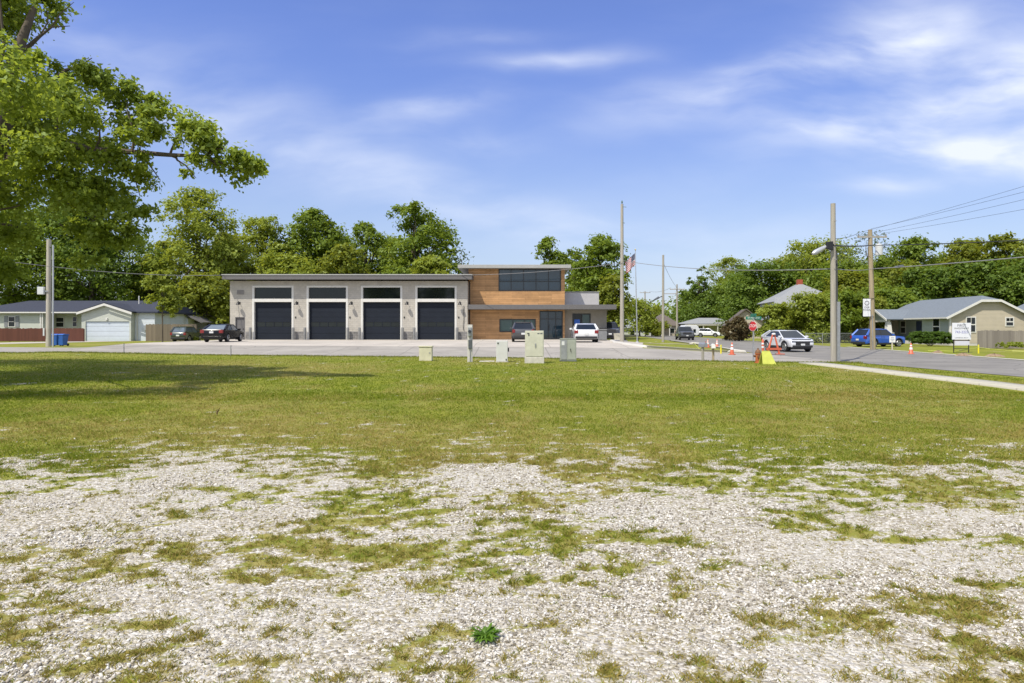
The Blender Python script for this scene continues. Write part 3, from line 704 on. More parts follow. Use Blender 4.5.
def house_left():
    Y0 = 76.0; z0 = .24
    root = empty('white_house', (0, Y0, z0), 0, 'white ranch house with navy roof and pale blue garage door', 'house')
    zz = lambda py, Y=Y0: Z(py, Y) - z0
    xl, xg0, xg1, xr = X(-34, Y0 + 1), X(81.5, Y0), X(131, Y0), X(151, Y0)
    ez = zz(311.6); rz = zz(300.5, 81)
    w = MB(); y = .9
    w.box(xl, X(40, Y0), y, y + .25, 0, ez); w.box(X(40, Y0), xg0, y + 1.6, y + 1.85, 0, ez); w.box(X(40, Y0), X(40, Y0) + .2, y + .25, y + 1.6, 0, ez); w.box(xl, xl + .25, y + .25, 10, 0, ez); w.box(xl + .25, xr, 10, 10.25, 0, ez)
    w.build('wall', m_siding, root)
    # garage
    gx0, gx1 = X(85.5, Y0), X(129.3, Y0); gh = zz(321.3); ap = zz(303.6)
    w = MB(); xm = (xg0 + xg1) / 2
    w.box(xg0, gx0, 0, .25, 0, ez); w.box(gx1, xg1, 0, .25, 0, ez); w.box(gx0, gx1, 0, .25, gh, ez); w.box(xg0, xg0 + .25, .25, 2.6, 0, ez); w.box(xg1 - .25, xg1, .25, 3.4, 0, ez)
    w.prism([(xg0, ez), (xg1, ez), (xm, ap - .12)], 0, .25, 'y')
    w.build('garage_wall', m_siding, root)
    d = MB(); n = 4
    for k in range(n): d.box(gx0, gx1, .12, .2, .01 + k * gh / n, (k + 1) * gh / n - .01)
    d.build('garage_door', m_gdoor, root)
    r = MB(); gable_roof(r, xg0, xg1, -.35, 9, ez - .02, ap, .14, .3); r.build('garage_roof', m_shingle_n, root)
    t = MB(); s = (ap - ez) / ((xg1 - xg0) / 2)
    for sg, xe in ((-1, xg0 - .32), (1, xg1 + .32)):
        ze = ez - s * .32
        t.slab([(xe, -.42, ze - .24), (xm, -.42, ap - .22), (xm, -.42, ap + .02), (xe, -.42, ze + .02)], .06)
    t.build('barge_board', m_white, root)
    la = MB(); la.box(X(107, Y0) - .1, X(107, Y0) + .1, -.12, -.003, gh + .15, gh + .38); la.build('garage_lamp', m_white, root)
    # bluish section right of the garage
    w = MB(); w.box(xg1 + .003, xr, .8, 1.05, 0, ez); w.box(xr - .25, xr, 1.05, 10, 0, ez); w.build('side_room_wall', m_siding_blue, root)
    p = MB(); p.tube([(xg1 + .3, .7, ez - .1), (xg1 + .3, .7, .1)], .05, 6); p.build('downpipe', m_white, root)
    m = MB(); m.box(X(141, Y0), X(143, Y0), .6, .797, 1.2, 1.75); m.build('meter_box', M('meter_grey', (.25, .27, .28)), root)
    # main roof, ridge along x, hipped ends
    r = MB(); xa, xb = xl - .4, xr + .5; ya, yb = .45, 10.6; ym = (ya + yb) / 2; hip = 4.4
    r.add([(xa, ya, ez), (xb, ya, ez), (xb, yb, ez), (xa, yb, ez), (xa + hip, ym, rz), (xb - .6, ym, rz), (xa, ya, ez - .16), (xb, ya, ez - .16), (xb, yb, ez - .16), (xa, yb, ez - .16)],
          [(0, 1, 5, 4), (1, 2, 5), (2, 3, 4, 5), (3, 0, 4), (6, 7, 1, 0), (7, 8, 2, 1), (8, 9, 3, 2), (9, 6, 0, 3), (9, 8, 7, 6)])
    r.build('roof', m_shingle_n, root)
    g = MB(); g.box(xa, xg0 - .35, .33, .447, ez - .16, ez - .02); g.build('gutter', m_white, root)
    v = MB(); v.tube([(X(139, 80), 4, rz - .6), (X(139, 80), 4, rz + .5)], .06, 8); v.build('vent_pipe', m_white, root)
    # windows
    def win(x0_, x1_, za, zb, yy, shut=False, dark=True):
        f = MB(); f.box(x0_, x1_, yy - .06, yy - .003, za, zb); fo = f.build('window', m_white, root)
        p = MB(); p.box(x0_ + .08, x1_ - .08, yy - .075, yy - .062, za + .08, zb - .08); p.build('pane', m_glass if dark else m_curtain, fo)
        b = MB(); b.box(x0_ + .08, x1_ - .08, yy - .09, yy - .077, (za + zb) / 2 - .03, (za + zb) / 2 + .03); b.build('sash_bar', m_white, fo)
        if shut:
            for q in (x0_ - .42, x1_ + .04):
                s_ = MB(); s_.box(q, q + .38, yy - .07, yy - .003, za - .02, zb + .02); s_.build('shutter', m_shutter, fo)
    za, zb = zz(327, Y0 + 1), zz(316.3, Y0 + 1)
    win(X(8.3, 76.9), X(15.6, 76.9), za, zb, .9, True)
    win(X(53, 78.5), X(64.5, 78.5), zz(327.5, 78.5), zz(317, 78.5), 2.5)
    win(X(72.5, 78.5), X(77.5, 78.5), zz(327, 78.5), zz(316.5, 78.5), 2.5)
    po = MB()
    for px in (40.6, 42.6): x = X(px, 76.6); po.box(x - .06, x + .06, .55, .67, 0, ez - .16)
    po.build('porch_post', m_white, root)
house_left()
def fence_boards(name, label, pts, h, mat, bw=.14, cat='fence', posts=True, z=None, gap=.008, pm=None):
    root = empty(name, (pts[0][0], pts[0][1], gz(*pts[0]) if z is None else z), 0, label, cat)
    base = Vector(root.location); m = MB(); rmb = MB()
    for (a, b) in zip(pts[:-1], pts[1:]):
        a, b = Vector((*a, 0)), Vector((*b, 0)); L = (b - a).length; d = (b - a) / L; nrm = Vector((-d.y, d.x, 0))
        n = max(1, int(L / bw))
        for i in range(n):
            p = a + d * (i * L / n); q = a + d * ((i + 1) * L / n - gap); hh = h + random.gauss(0, .018)
            zb = gz(p.x, p.y) - base.z
            c = [p, q, q + nrm * .02, p + nrm * .02]
            m.add([(*(k - base).xy, zb + .03) for k in c] + [(*(k - base).xy, zb + hh) for k in c], [(0, 3, 2, 1), (4, 5, 6, 7), (0, 1, 5, 4), (1, 2, 6, 5), (2, 3, 7, 6), (3, 0, 4, 7)])
        k = max(1, int(L / 2.4))
        for i in range(k + 1):
            p = a + d * (L * i / k) + nrm * .08 - base; zb = gz(p.x + base.x, p.y + base.y) - base.z; MB().box(p.x - .05, p.x + .05, p.y - .05, p.y + .05, zb, zb + h * .97).build('post', pm or mat, root)
        for zq in (.3, h - .3):
            p, q = a + nrm * .045 - base, b + nrm * .045 - base; zb = gz(a.x, a.y) - base.z; rmb.tube([(p.x, p.y, zb + zq), (q.x, q.y, zb + zq)], .03, 4)
    m.build('boards', mat, root); rmb.build('rails', pm or mat, root)
    return root
m_redwood = M_vert_boards('red_brown_boards', (.075, .024, .014), (.12, .04, .024))
m_greywood = M_vert_boards('weathered_grey_boards', (.14, .122, .105), (.29, .26, .222))
m_tanwood = M_vert_boards('weathered_tan_boards', (.12, .10, .075), (.22, .18, .13))
fence_boards('picket_fence', 'low red brown board fence in front of the white house', [(X(-40, 72.5), 72.5), (X(83.5, 72.5), 72.5)], 1.42, m_redwood)
fence_boards('wooden_fence', 'weathered tan board fence between the white house and the young tree', [(X(146, 73.5), 73.5), (X(196, 73.5), 73.5)], 1.85, m_tanwood)
def shed():
    Y = 84.0; x0, x1 = X(170, Y), X(203, Y)
    root = empty('garden_shed', (x0, Y, .3), 0, 'white shed with sloping roof behind the tan fence', 'shed')
    e = Z(325, Y) - .3; ap = Z(311, Y) - .3; w = x1 - x0; xa = .9
    m = MB(); m.prism([(-1, 0), (xa + 1.3, 0), (xa + 1.3, ap - .9), (xa, ap - .3), (-1, ap - .9)], 0, 4, 'y'); m.build('wall', m_siding_blue, root)
    r = MB(); r.slab([(xa - 2.4, -.3, ap - 1.0), (xa, -.3, ap), (xa, 4.3, ap), (xa - 2.4, 4.3, ap - 1.0)][::-1], .16); r.slab([(xa + .002, -.3, ap), (w, -.3, e + .2), (w, 4.3, e + .2), (xa + .002, 4.3, ap)][::-1], .16); r.build('roof', m_roofgrey, root)
    s = MB(); s.box(xa + 1.31, w - .3, 1.6, 1.8, 0, e + .3); s.build('lean_to_wall', m_shutter, root)
shed()
def house_right():
    root = empty('beige_house', (42.3, 66, .25), R(-4.8), 'beige and sage bungalow with blue grey clipped gable roof', 'house')
    Wd, Ld, ez, rz = 7.2, 14.0, 2.72, 4.62; zr_clip = 4.15
    xm = Wd / 2; oe = .45
    # end wall to the camera (clipped gable) and side walls
    s = (rz - ez) / (xm + .0); hw = (zr_clip - ez) / s
    w = MB()
    w.prism([(0, 0), (Wd, 0), (Wd, ez), (Wd - hw, zr_clip - .05), (hw, zr_clip - .05), (0, ez)], 0, .2, 'y'); w.box(Wd - .2, Wd, .2, Ld, 0, ez); w.box(.2, Wd - .2, Ld - .2, Ld, 0, ez)
    w.build('end_wall', m_siding_tan, root)
    w = MB(); w.box(0, .2, .2, 5.2, 0, ez); w.box(1.6, 1.8, 5.2, Ld, 0, ez); w.box(.2, 1.6, 5.0, 5.2, 0, ez); w.build('porch_wall', m_siding_green, root)
    cb = MB(); cb.box(-.03, .12, -.03, -.002, 0, ez); cb.box(-.03, -.002, -.002, .12, 0, ez); cb.build('corner_board', m_white, root); MB().box(Wd - .12, Wd + .03, -.03, -.002, 0, ez).build('corner_board', m_white, root)
    # roof: clipped gable both ends
    xo = oe; zo = ez - s * oe; yc = 1.5; ya, yb = -.4, Ld + .4
    r = MB(); hx = (rz - zr_clip) / s
    V = [(-xo, ya, zo), (xm - hx, ya, zr_clip), (xm + hx, ya, zr_clip), (Wd + xo, ya, zo), (xm, ya + yc, rz), (-xo, yb, zo), (xm - hx, yb, zr_clip), (xm + hx, yb, zr_clip), (Wd + xo, yb, zo), (xm, yb - yc, rz)]
    Fs = [(0, 1, 4, 9, 6, 5), (3, 8, 7, 9, 4, 2), (1, 2, 4), (6, 9, 7)]
    n = len(V); V += [(a, b, c - .12) for a, b, c in V]; Fs += [tuple(n + i for i in f[::-1]) for f in Fs]
    ring = [0, 1, 2, 3, 8, 7, 6, 5]; Fs += [(ring[i], ring[(i + 1) % 8], n + ring[(i + 1) % 8], n + ring[i]) for i in range(8)]
    r.add(V, Fs); r.build('roof', m_shingle_b, root)
    b = MB(); y = ya - .03
    for p, q in (((-xo, zo), (xm - hx, zr_clip)), ((xm - hx, zr_clip), (xm + hx, zr_clip)), ((xm + hx, zr_clip), (Wd + xo, zo))):
        b.slab([(p[0], y, p[1] - .2), (q[0], y, q[1] - .2), (q[0], y, q[1] + .03), (p[0], y, p[1] + .03)], .05)
    b.build('barge_board', m_white, root)
    g = MB(); g.box(-xo - .1, -xo - .002, ya, 8.0, zo - .12, zo + .02); g.build('gutter', m_white, root)
    so_ = MB(); so_.box(-xo + .02, 1.6, 5.3, 9.0, zo - .12, zo - .07); so_.build('porch_ceiling', m_white, root)
    # small porch gable facing the road at the far end
    p0, p1 = 8.6, 13.6; pm_ = (p0 + p1) / 2; pz = 2.62; pr = 3.55; xa = -2.2
    rr = MB(); rr.slab([(xa, p0 - .4, pz - .2), (xm, p0 - .4, pz - .2), (xm, pm_, pr), (xa, pm_, pr)], .1); rr.slab([(xa, pm_ + .002, pr), (xm, pm_ + .002, pr), (xm, p1 + .4, pz - .2), (xa, p1 + .4, pz - .2)], .1); rr.build('porch_roof', m_shingle_b, root)
    bb = MB(); x = xa - .03
    bb.slab([(x, p0 - .45, pz - .42), (x, pm_, pr - .2), (x, pm_, pr + .03), (x, p0 - .45, pz - .19)], .05); bb.slab([(x, p1 + .45, pz - .42), (x, pm_ + .003, pr - .2), (x, pm_ + .003, pr + .03), (x, p1 + .45, pz - .19)], .05)
    bb.build('porch_barge_board', m_white, root)
    gb = MB(); gb.prism([(p0, pz - .25), (p1, pz - .25), (pm_, pr - .15)], xa + .3, xa + .45, 'x'); gb.build('porch_gable', m_siding_green, root)
    be = MB(); be.box(xa + .28, xa + .5, p0 - .1, p1 + .1, pz - .5, pz - .26); be.build('porch_beam', m_white, root)
    for yy in (p0 + .15, p1 - .15):
        c = MB(); c.add([(xa + .1, yy - .3, .95), (xa + .7, yy - .3, .95), (xa + .7, yy + .3, .95), (xa + .1, yy + .3, .95), (xa + .2, yy - .2, pz - .5), (xa + .6, yy - .2, pz - .5), (xa + .6, yy + .2, pz - .5), (xa + .2, yy + .2, pz - .5)],
                        [(0, 3, 2, 1), (4, 5, 6, 7), (0, 1, 5, 4), (1, 2, 6, 5), (2, 3, 7, 6), (3, 0, 4, 7)])
        co = c.build('porch_column', m_white, root)
        d = MB(); d.box(xa, xa + .8, yy - .4, yy + .4, -.2, .86); d.build('blue_pier', M('blue_painted_brick', (.035, .085, .30), .7, 0, .2, 4), co)
        k = MB(); k.box(xa - .05, xa + .85, yy - .45, yy + .45, .865, .945); k.build('pier_cap', m_white, co)
    def win(axis_, a0, a1, z0_, z1_, at, nm='window'):
        f = MB(); p = MB(); q = MB(); zm = (z0_ + z1_) / 2
        if axis_ == 'y':
            f.box(a0, a1, at - .05, at - .003, z0_, z1_); p.box(a0 + .1, a1 - .1, at - .065, at - .052, z0_ + .1, z1_ - .1); q.box(a0 + .1, a1 - .1, at - .08, at - .067, zm - .05, zm + .05)
            q.box((a0 + a1) / 2 - .02, (a0 + a1) / 2 + .02, at - .08, at - .067, zm + .05, z1_ - .1)
        else:
            f.box(at - .05, at - .003, a0, a1, z0_, z1_); p.box(at - .065, at - .052, a0 + .1, a1 - .1, z0_ + .1, z1_ - .1); q.box(at - .08, at - .067, a0 + .1, a1 - .1, zm - .05, zm + .05)
        fo = f.build(nm, m_white, root); p.build('pane', m_glass, fo); q.build('sash_bar', m_white, fo)
    win('y', 1.45, 2.4, 1.0, 2.55, 0); win('y', 5.05, 5.85, 1.6, 2.5, 0)
    win('x', 1.7, 3.0, .75, 2.45, 0); win('x', 12.0, 13.2, .8, 2.3, 1.6)
    d = MB(); d.box(1.54, 1.597, 8.5, 9.6, .1, 2.2); d.build('front_door', M('navy_door', (.03, .045, .10), .5), root)
    fl = MB(); fl.box(xa, 1.55, p0 - .5, p1 + .3, -.25, .08); fl.build('porch_floor', m_kerb, root)
    # foundation
    f = MB(); f.box(-.02, Wd + .02, .02, Ld, -.4, -.002); f.build('foundation', m_kerb, root)
house_right()
def neighbour_house():
    x, y = 49.2, 62.0
    root = empty('pale_house', (x, y, .2), R(-4.8), 'pale house with a white gable cut off by the right edge of the photo', 'house')
    m = MB(); m.box(.5, 8, .4, 9, -.3, 2.6); m.build('wall', m_siding_blue, root)
    r = MB(); gable_roof(r, .5, 8, -.1, 9.4, 2.55, 4.3, .14, .45); r.build('roof', m_shingle_b, root)
    b = MB(); s = (4.3 - 2.55) / 3.75; ze = 2.55 - s * .47
    b.slab([(.03, -.16, ze - .22), (4.25, -.16, 4.1), (4.25, -.16, 4.33), (.03, -.16, ze + .01)], .05); b.slab([(8.47, -.16, ze - .22), (4.252, -.16, 4.1), (4.252, -.16, 4.33), (8.47, -.16, ze + .01)], .05); b.build('barge_board', m_white, root)
    w = MB(); w.box(2.5, 3.6, .34, .397, 1, 2.2); wo = w.build('window', m_white, root); p = MB(); p.box(2.6, 3.5, .32, .338, 1.1, 2.1); p.build('pane', m_glass, wo)
neighbour_house()
fence_boards('privacy_fence', 'weathered grey privacy fence beside the beige house', [(X(979, 56), 56), (X(1010.5, 56), 56), (X(1120, 55), 55)], 1.5, m_greywood, .15)
def far_house(name, label, loc, rz, wx, wy, hw, hr, wm, rm, hip=0, porch=False, chim=False):
    root = empty(name, loc, rz, label, 'house')
    m = MB(); m.box(0, wx, 0, wy, -.3, hw)
    if not hip: m.prism([(0, hw), (wx, hw), (wx / 2, hr - .1)], .0, wy, 'y')
    m.build('wall', wm, root)
    r = MB()
    if hip:
        o = .5; ye = min(wx, wy) / 2
        V = [(-o, -o, hw), (wx + o, -o, hw), (wx + o, wy + o, hw), (-o, wy + o, hw)]
        rid = [(wx / 2, ye, hr), (wx / 2, wy - ye + .01, hr)] if wy >= wx else [(ye, wy / 2, hr), (wx - ye + .01, wy / 2, hr)]
        V += rid; Fs = [(0, 1, 4), (1, 2, 5, 4), (2, 3, 5), (3, 0, 4, 5), (3, 2, 1, 0)] if wy >= wx else [(0, 1, 5, 4), (1, 2, 5), (2, 3, 4, 5), (3, 0, 4), (3, 2, 1, 0)]
        r.add(V, Fs)
    else: gable_roof(r, 0, wx, -.5, wy + .5, hw, hr, .15, .5)
    ro = r.build('roof', rm, root)
    if chim:
        c = MB(); c.box(wx * .45, wx * .45 + .8, wy * .4, wy * .4 + .7, hr - 1, hr + .55); c.build('chimney', M('red_brick_chimney', (.32, .075, .04), .9), ro)
    for i in range(2):
        a = wx * (.18 + .45 * i)
        f = MB(); f.box(a, a + 1.1, -.06, -.003, hw - 1.7, hw - .5); fo = f.build('window', m_white, root); p = MB(); p.box(a + .1, a + 1, -.08, -.062, hw - 1.6, hw - .6); p.build('pane', m_glass, fo)
    if porch:
        p = MB(); p.box(-.3, wx * .6, -2.4, -.01, hw - .35, hw - .15); po = p.build('porch_roof', m_white, root)
        for q in (.0, wx * .28, wx * .55):
            s_ = MB(); s_.box(q - .08, q + .08, -2.3, -2.14, -.2, hw - .352); s_.build('porch_post', m_white, po)
        d = MB(); d.box(wx * .22, wx * .22 + 1, -.05, -.004, 0, 2.1); d.build('front_door', m_black, root)
    return root
m_sh_grey = M('pale_grey_shingles', (.235, .245, .25), .9, 0, .08, 5)
m_sh_brown = M('brown_shingles', (.115, .095, .08), .9, 0, .15, 5)
Yh = 104
rt = far_house('farmhouse', 'tall pale house with grey hipped roof and red chimney behind the trees', (X(776, Yh), Yh, .1), R(-8), 9.5, 11, 5.6, 8.7, m_siding_blue, m_sh_grey, 1, False, True)
g = MB(); g.slab([(-.9, -2.6, 4.3), (4.6, -2.6, 4.3), (4.2, 0, 6.3), (-.2, 0, 6.3)], .12); g.slab([(-.7, -3, 2.3), (5, -3, 2.3), (5, -.01, 3.1), (-.7, -.01, 3.1)], .12); g.build('porch_roof', m_sh_grey, rt)
g = MB(); g.box(-.6, -.35, -2.5, -2.25, -.2, 4.25); g.box(4.0, 4.25, -2.5, -2.25, -.2, 4.25); g.build('porch_post', m_white, rt)
far_house('bungalow', 'brown roofed bungalow half hidden by the dark red bush', (X(728, 112), 112, 0), R(-14), 5.6, 9, 2.4, 4.7, m_siding_tan, m_sh_brown, 0)
far_house('cottage', 'small grey roofed cottage with white porch posts far down the road', (X(651, 150), 150, 0), 0, 6.5, 8, 2.2, 4.9, m_siding_tan, m_sh_brown, 1, True)
far_house('bungalow.001', 'long low white house with porch behind the white suv', (X(686, 145), 145, 0), 0, 11, 7, 2.6, 3.9, m_siding, m_sh_grey, 1, True)
far_house('garage_building', 'pale gabled outbuilding behind the parked black pickup', (X(604.5, 128), 128, .2), 0, 3.6, 9, 1.9, 3.0, m_siding_blue, m_sh_grey, 0)
far_house('shed', 'long low white shed beyond the flagpole', (X(624, 150), 150, .1), 0, 7.0, 6, 1.6, 2.4, m_siding, m_sh_grey, 1)

# ------------------------------------------------------------------ trees
m_bark = M('grey_brown_bark', (.10, .08, .06), .95, 0, .3, 5, .6, 12, stretch=(1, 1, .25))
LEAF = {
 'mid':   M_leaf('leaf_mid_green', (0.0912, 0.1459, 0.016), (0.228, 0.2964, 0.0388)),
 'light': M_leaf('leaf_light_green', (0.1482, 0.1995, 0.0228), (0.342, 0.3876, 0.0627)),
 'dark':  M_leaf('leaf_dark_green', (0.0684, 0.1197, 0.016), (0.1767, 0.2508, 0.0365)),
 'olive': M_leaf('leaf_olive_green', (0.1197, 0.1596, 0.016), (0.2679, 0.2907, 0.0388)),
 'maple': M_leaf('leaf_maple_green', (.12, .185, .022), (.32, .39, .065), .58),
 'pale':  M_leaf('leaf_grey_green', (.07, .10, .045), (.15, .19, .09)),
 'red':   M_leaf('leaf_dark_red', (.085, .058, .030), (.155, .115, .060)),
 'hedge': M_leaf('leaf_hedge_green', (0.045, 0.09, 0.012), (0.12, 0.2, 0.03)),
}
def leaves_for(blobs, n, size, sub=10, jitter=.7, shell=.55, droop=0.0, subr=.34, minr=0):
    """blobs: (x,y,z,rx,rz). n leaves in clumps around the blobs; returns v,f,tint"""
    B = np.array([(b[0], b[1], b[2], b[3], b[4]) for b in blobs], float)
    wgt = B[:, 3] ** 2; wgt /= wgt.sum()
    # sub clumps
    ns = max(len(B), int(len(B) * sub)); bi = RNG.choice(len(B), ns, p=wgt)
    d = RNG.normal(0, 1, (ns, 3)); d /= np.linalg.norm(d, axis=1)[:, None]; d[:, 2] = np.where(d[:, 2] < -.5, -d[:, 2], d[:, 2])
    rr = shell + (1 - shell) * RNG.random(ns) ** .6
    sc = B[bi, :3] + d * np.stack([B[bi, 3], B[bi, 3], B[bi, 4]], 1) * rr[:, None]
    sr = np.maximum(B[bi, 3] * subr, minr) * (.6 + .8 * RNG.random(ns)); st = RNG.random(ns)
    si = RNG.integers(0, ns, n)
    e = RNG.normal(0, .55, (n, 3)); e[:, 2] *= .7
    c = sc[si] + e * sr[si][:, None]
    out = c - B[bi[si], :3]; out /= np.linalg.norm(out, axis=1)[:, None] + 1e-6
    nr = out * .5 + np.array([0, 0, .45]) + RNG.normal(0, jitter * .6, (n, 3)); nr /= np.linalg.norm(nr, axis=1)[:, None]
    a = RNG.normal(0, 1, (n, 3)); a[:, 2] -= droop; a -= nr * (a * nr).sum(1)[:, None]; a /= np.linalg.norm(a, axis=1)[:, None]
    s = np.cross(nr, a); L = (size * (.55 + .8 * RNG.random(n)))[:, None]
    p = np.zeros((n, 4, 3)); p[:, 0] = c - a * L * .55; p[:, 2] = c + a * L * .6; fold = nr * L * .13
    p[:, 1] = c + s * L * .36 + fold; p[:, 3] = c - s * L * .36 + fold
    f = np.arange(n * 4).reshape(n, 4)
    bt = RNG.random(len(B)) ** 1.3; tint = np.clip(bt[bi[si]] * .45 + st[si] * .35 + RNG.random(n) * .25, 0, 1)
    return p.reshape(-1, 3), f, np.repeat(tint, 4)
def limb(mb, a, b, r0, r1, wob=.12, n=5, rise=.15):
    a, b = Vector(a), Vector(b); L = (b - a).length; pts = []; rad = []
    for i in range(n + 1):
        t = i / n; p = a.lerp(b, t) + Vector((random.gauss(0, wob * L * .25), random.gauss(0, wob * L * .25), rise * L * math.sin(math.pi * t) * .5)) * (1 if 0 < i < n else 0)
        pts.append(p); rad.append(r0 + (r1 - r0) * t)
    mb.tube(pts, rad, 6); return pts
def tree(name, label, px, Y, top, wpx, mat='mid', n=6000, leaf=.42, low=.22, group='trees behind the station', nb=34, trunk=None, cone=False, sparse=False, x=None, zb=None, lean=0, cat='tree', sub=10, limbs=True):
    x = X(px, Y) if x is None else x; z0 = (gz(x, Y) if zb is None else zb) - .05
    Ht = Z(top, Y) - z0; rx = wpx / 2 / F * Y * (1.3 if px > 660 else 1.15)
    if not sparse and mat != 'pale': n = int(n * 2.1); leaf *= 1.08
    root = empty(name, (x, Y, z0), 0, label, cat, group)
    zc0, zc1 = Ht * low, Ht; blobs = []
    for i in range(nb):
        t = (i + .5) / nb; zz = zc0 + (zc1 - zc0) * t
        if cone: prof = (1 - t) ** .75 * 1.0 + .06
        else: prof = math.sin(math.pi * min(1, .16 + t * .80)) ** .55
        br = rx * (.30 + .20 * random.random()) * (.75 if t > .85 else 1) * (max(.35, prof) if cone else 1)
        ro = max(0, rx * prof - br * .75) * (random.random() ** .45); a = random.random() * 6.283 + i * 2.4
        zz = min(zz, Ht - br * .75)
        blobs.append((ro * math.cos(a) + lean * t, ro * math.sin(a), max(zz, br * .6), br, br * (.8 if not cone else .7)))
    v, f, t = leaves_for(blobs, n, leaf, sub, shell=.35 if sparse else .55, subr=.30 if sparse else .36)
    cr = mesh_np('crown', v, f, LEAF[mat], root, attrs={'tint': t})
    if limbs:
        mb = MB(); tr = trunk or max(.10, Ht * .020)
        fork = Vector((lean * .3, 0, Ht * max(.2, low + .08)))
        mb.tube([(0, 0, -.1), (random.gauss(0, .05), 0, fork.z * .5), fork, (lean * .6, random.gauss(0, .3), Ht * .62), (lean * .9, 0, Ht * .86)], [tr * 1.25, tr, tr * .85, tr * .5, tr * .15], 8)
        for b in blobs[::1 if sparse else 2]:
            st = fork.lerp(Vector((lean * .6, 0, Ht * .62)), random.random()) if b[2] > fork.z else Vector((0, 0, fork.z * .8))
            limb(mb, st, b[:3], tr * .42, tr * .1)
        mb.build('trunk', m_bark, root, smooth=True)
    return root
def near_tree():
    Yc = 21.0; x0 = -18.4
    root = empty('maple_tree', (x0, Yc, gz(x0, Yc) - .05), 0, 'big maple leaning in from the left edge with one long branch over the sky', 'tree', 'trees on the left')
    o = Vector(root.location); blobs = []; tips = []
    spec = [(0, 20, 38, 0), (33, 8, 30, 1), (18, 62, 34, -1), (62, 82, 26, 1), (88, 74, 15, 0), (100, 88, 18, .5), (124, 92, 15, 0), (146, 104, 13, .3), (70, 112, 34, -1), (112, 122, 26, .5), (150, 118, 17, 0),
            (172, 124, 14, .4), (196, 134, 14, -.2), (214, 150, 16, .2), (236, 150, 12, 0), (246, 168, 11, .3), (226, 170, 12, .1), (198, 160, 12, -.3), (170, 142, 13, 0), (190, 176, 8, .1), (252, 182, 7, .1), (20, 120, 40, 1), (40, 160, 42, -1), (90, 158, 34, .8), (126, 162, 22, -.5), (140, 186, 15, .4),
            (14, 200, 38, 1.5), (66, 196, 36, -.5), (104, 200, 30, .6), (134, 214, 22, 0), (14, 246, 24, 0), (86, 236, 24, .6), (112, 240, 22, -.4), (136, 238, 15, 0), (96, 264, 15, 0), (10, 276, 18, .5),
            (140, 122, 12, -.4), (158, 132, 12, .5), (184, 118, 9, 0), (206, 142, 11, -.4), (226, 142, 10, .3), (240, 158, 10, -.2), (216, 164, 9, .4), (184, 150, 10, .3), (150, 142, 12, .5), (132, 140, 14, -.5), (118, 104, 13, .4), (104, 74, 10, 0), (176, 164, 8, .2), (210, 176, 7, 0), (236, 178, 7, .2), (160, 108, 8, .2), (254, 168, 7, 0),
            (-50, 10, 60, 0), (-60, 80, 70, 2), (-70, 160, 70, -1), (-60, 230, 60, 1), (-150, 60, 80, 1), (-170, 150, 90, 0), (-160, 230, 70, -2), (-60, -60, 70, 0), (20, -40, 40, -1), (-90, 120, 80, 5), (-180, 120, 80, 6), (-100, 60, 70, -5), (-190, 140, 80, -5), (-40, 190, 60, 4), (30, 150, 40, 3.4), (60, 110, 30, 3), (0, 90, 50, -3)]
    for px, py, r, dy in spec:
        Y = Yc + dy * 1.3; rr = r / F * Y
        blobs.append((X(px, Y) - o.x, Y - o.y, Z(py, Y) - o.z, rr, rr * .82))
    v, f, t = leaves_for(blobs, 145000, .135, 24, .95, .22, .6, .32, .28)
    mesh_np('crown', v, f, LEAF['maple'], root, attrs={'tint': t})
    mb = MB(); P = lambda px, py, dy=0: Vector((X(px, Yc + dy) - o.x, dy, Z(py, Yc + dy) - o.z))
    fork = P(-20, 215)
    mb.tube([(0, 0, -.1), (.25, 0, .9), fork, P(2, 130), P(14, 60, -.5), P(34, 8)], [.52, .40, .34, .27, .18, .08], 12)
    mb.tube([fork, P(-110, 140, 1), P(-190, 60, 1), P(-230, -30)], [.3, .22, .15, .06], 9)
    mb.tube([P(-80, 175, .7), P(-190, 190, 0), P(-300, 170)], [.2, .14, .05], 8)
    br = [P(-4, 168), P(45, 140, .2), P(95, 150, .3), P(132, 152, .2), P(170, 155, .1), P(205, 156), P(243, 172, .2)]
    mb.tube(br, [.19, .14, .11, .085, .065, .045, .015], 8)
    mb.tube([P(4, 120), P(40, 92), P(66, 70, .4), P(80, 66), P(92, 58)], [.14, .09, .05, .03, .012], 7)
    mb.tube([P(14, 60), P(40, 36), P(52, 27), P(70, 26)], [.1, .05, .03, .01], 6); mb.tube([P(52, 27), P(60, 14), P(74, 2)], [.03, .02, .008], 5); mb.tube([P(40, 36), P(48, 22), P(47, 8)], [.03, .02, .008], 5)
    for a, b in ((br[3], P(138, 120)), (br[3], P(160, 180)), (br[4], P(186, 128)), (br[4], P(196, 178)), (br[5], P(226, 148)), (br[2], P(112, 112)), (br[2], P(110, 190, .6)), (br[1], P(72, 196)), (br[1], P(70, 100)), (br[5], P(226, 182)), (br[2], P(140, 196)), (P(60, 200), P(120, 240)), (P(132, 152), P(128, 100))):
        limb(mb, a, b, .045, .01, .2, 5, .2)
    for px, py, r, dy in spec[53:]: limb(mb, P(-80, 175, .7) if px < -50 else fork, P(px, py, dy * 1.3), .09, .02)
    for a, b in ((P(0, 190), P(20, 205)), (P(-5, 236), P(35, 232, .4))): limb(mb, P(-30, 225), b, .06, .012, .2)
    mb.build('trunk', m_bark, root, smooth=True)
near_tree()
LG = 'trees on the left'
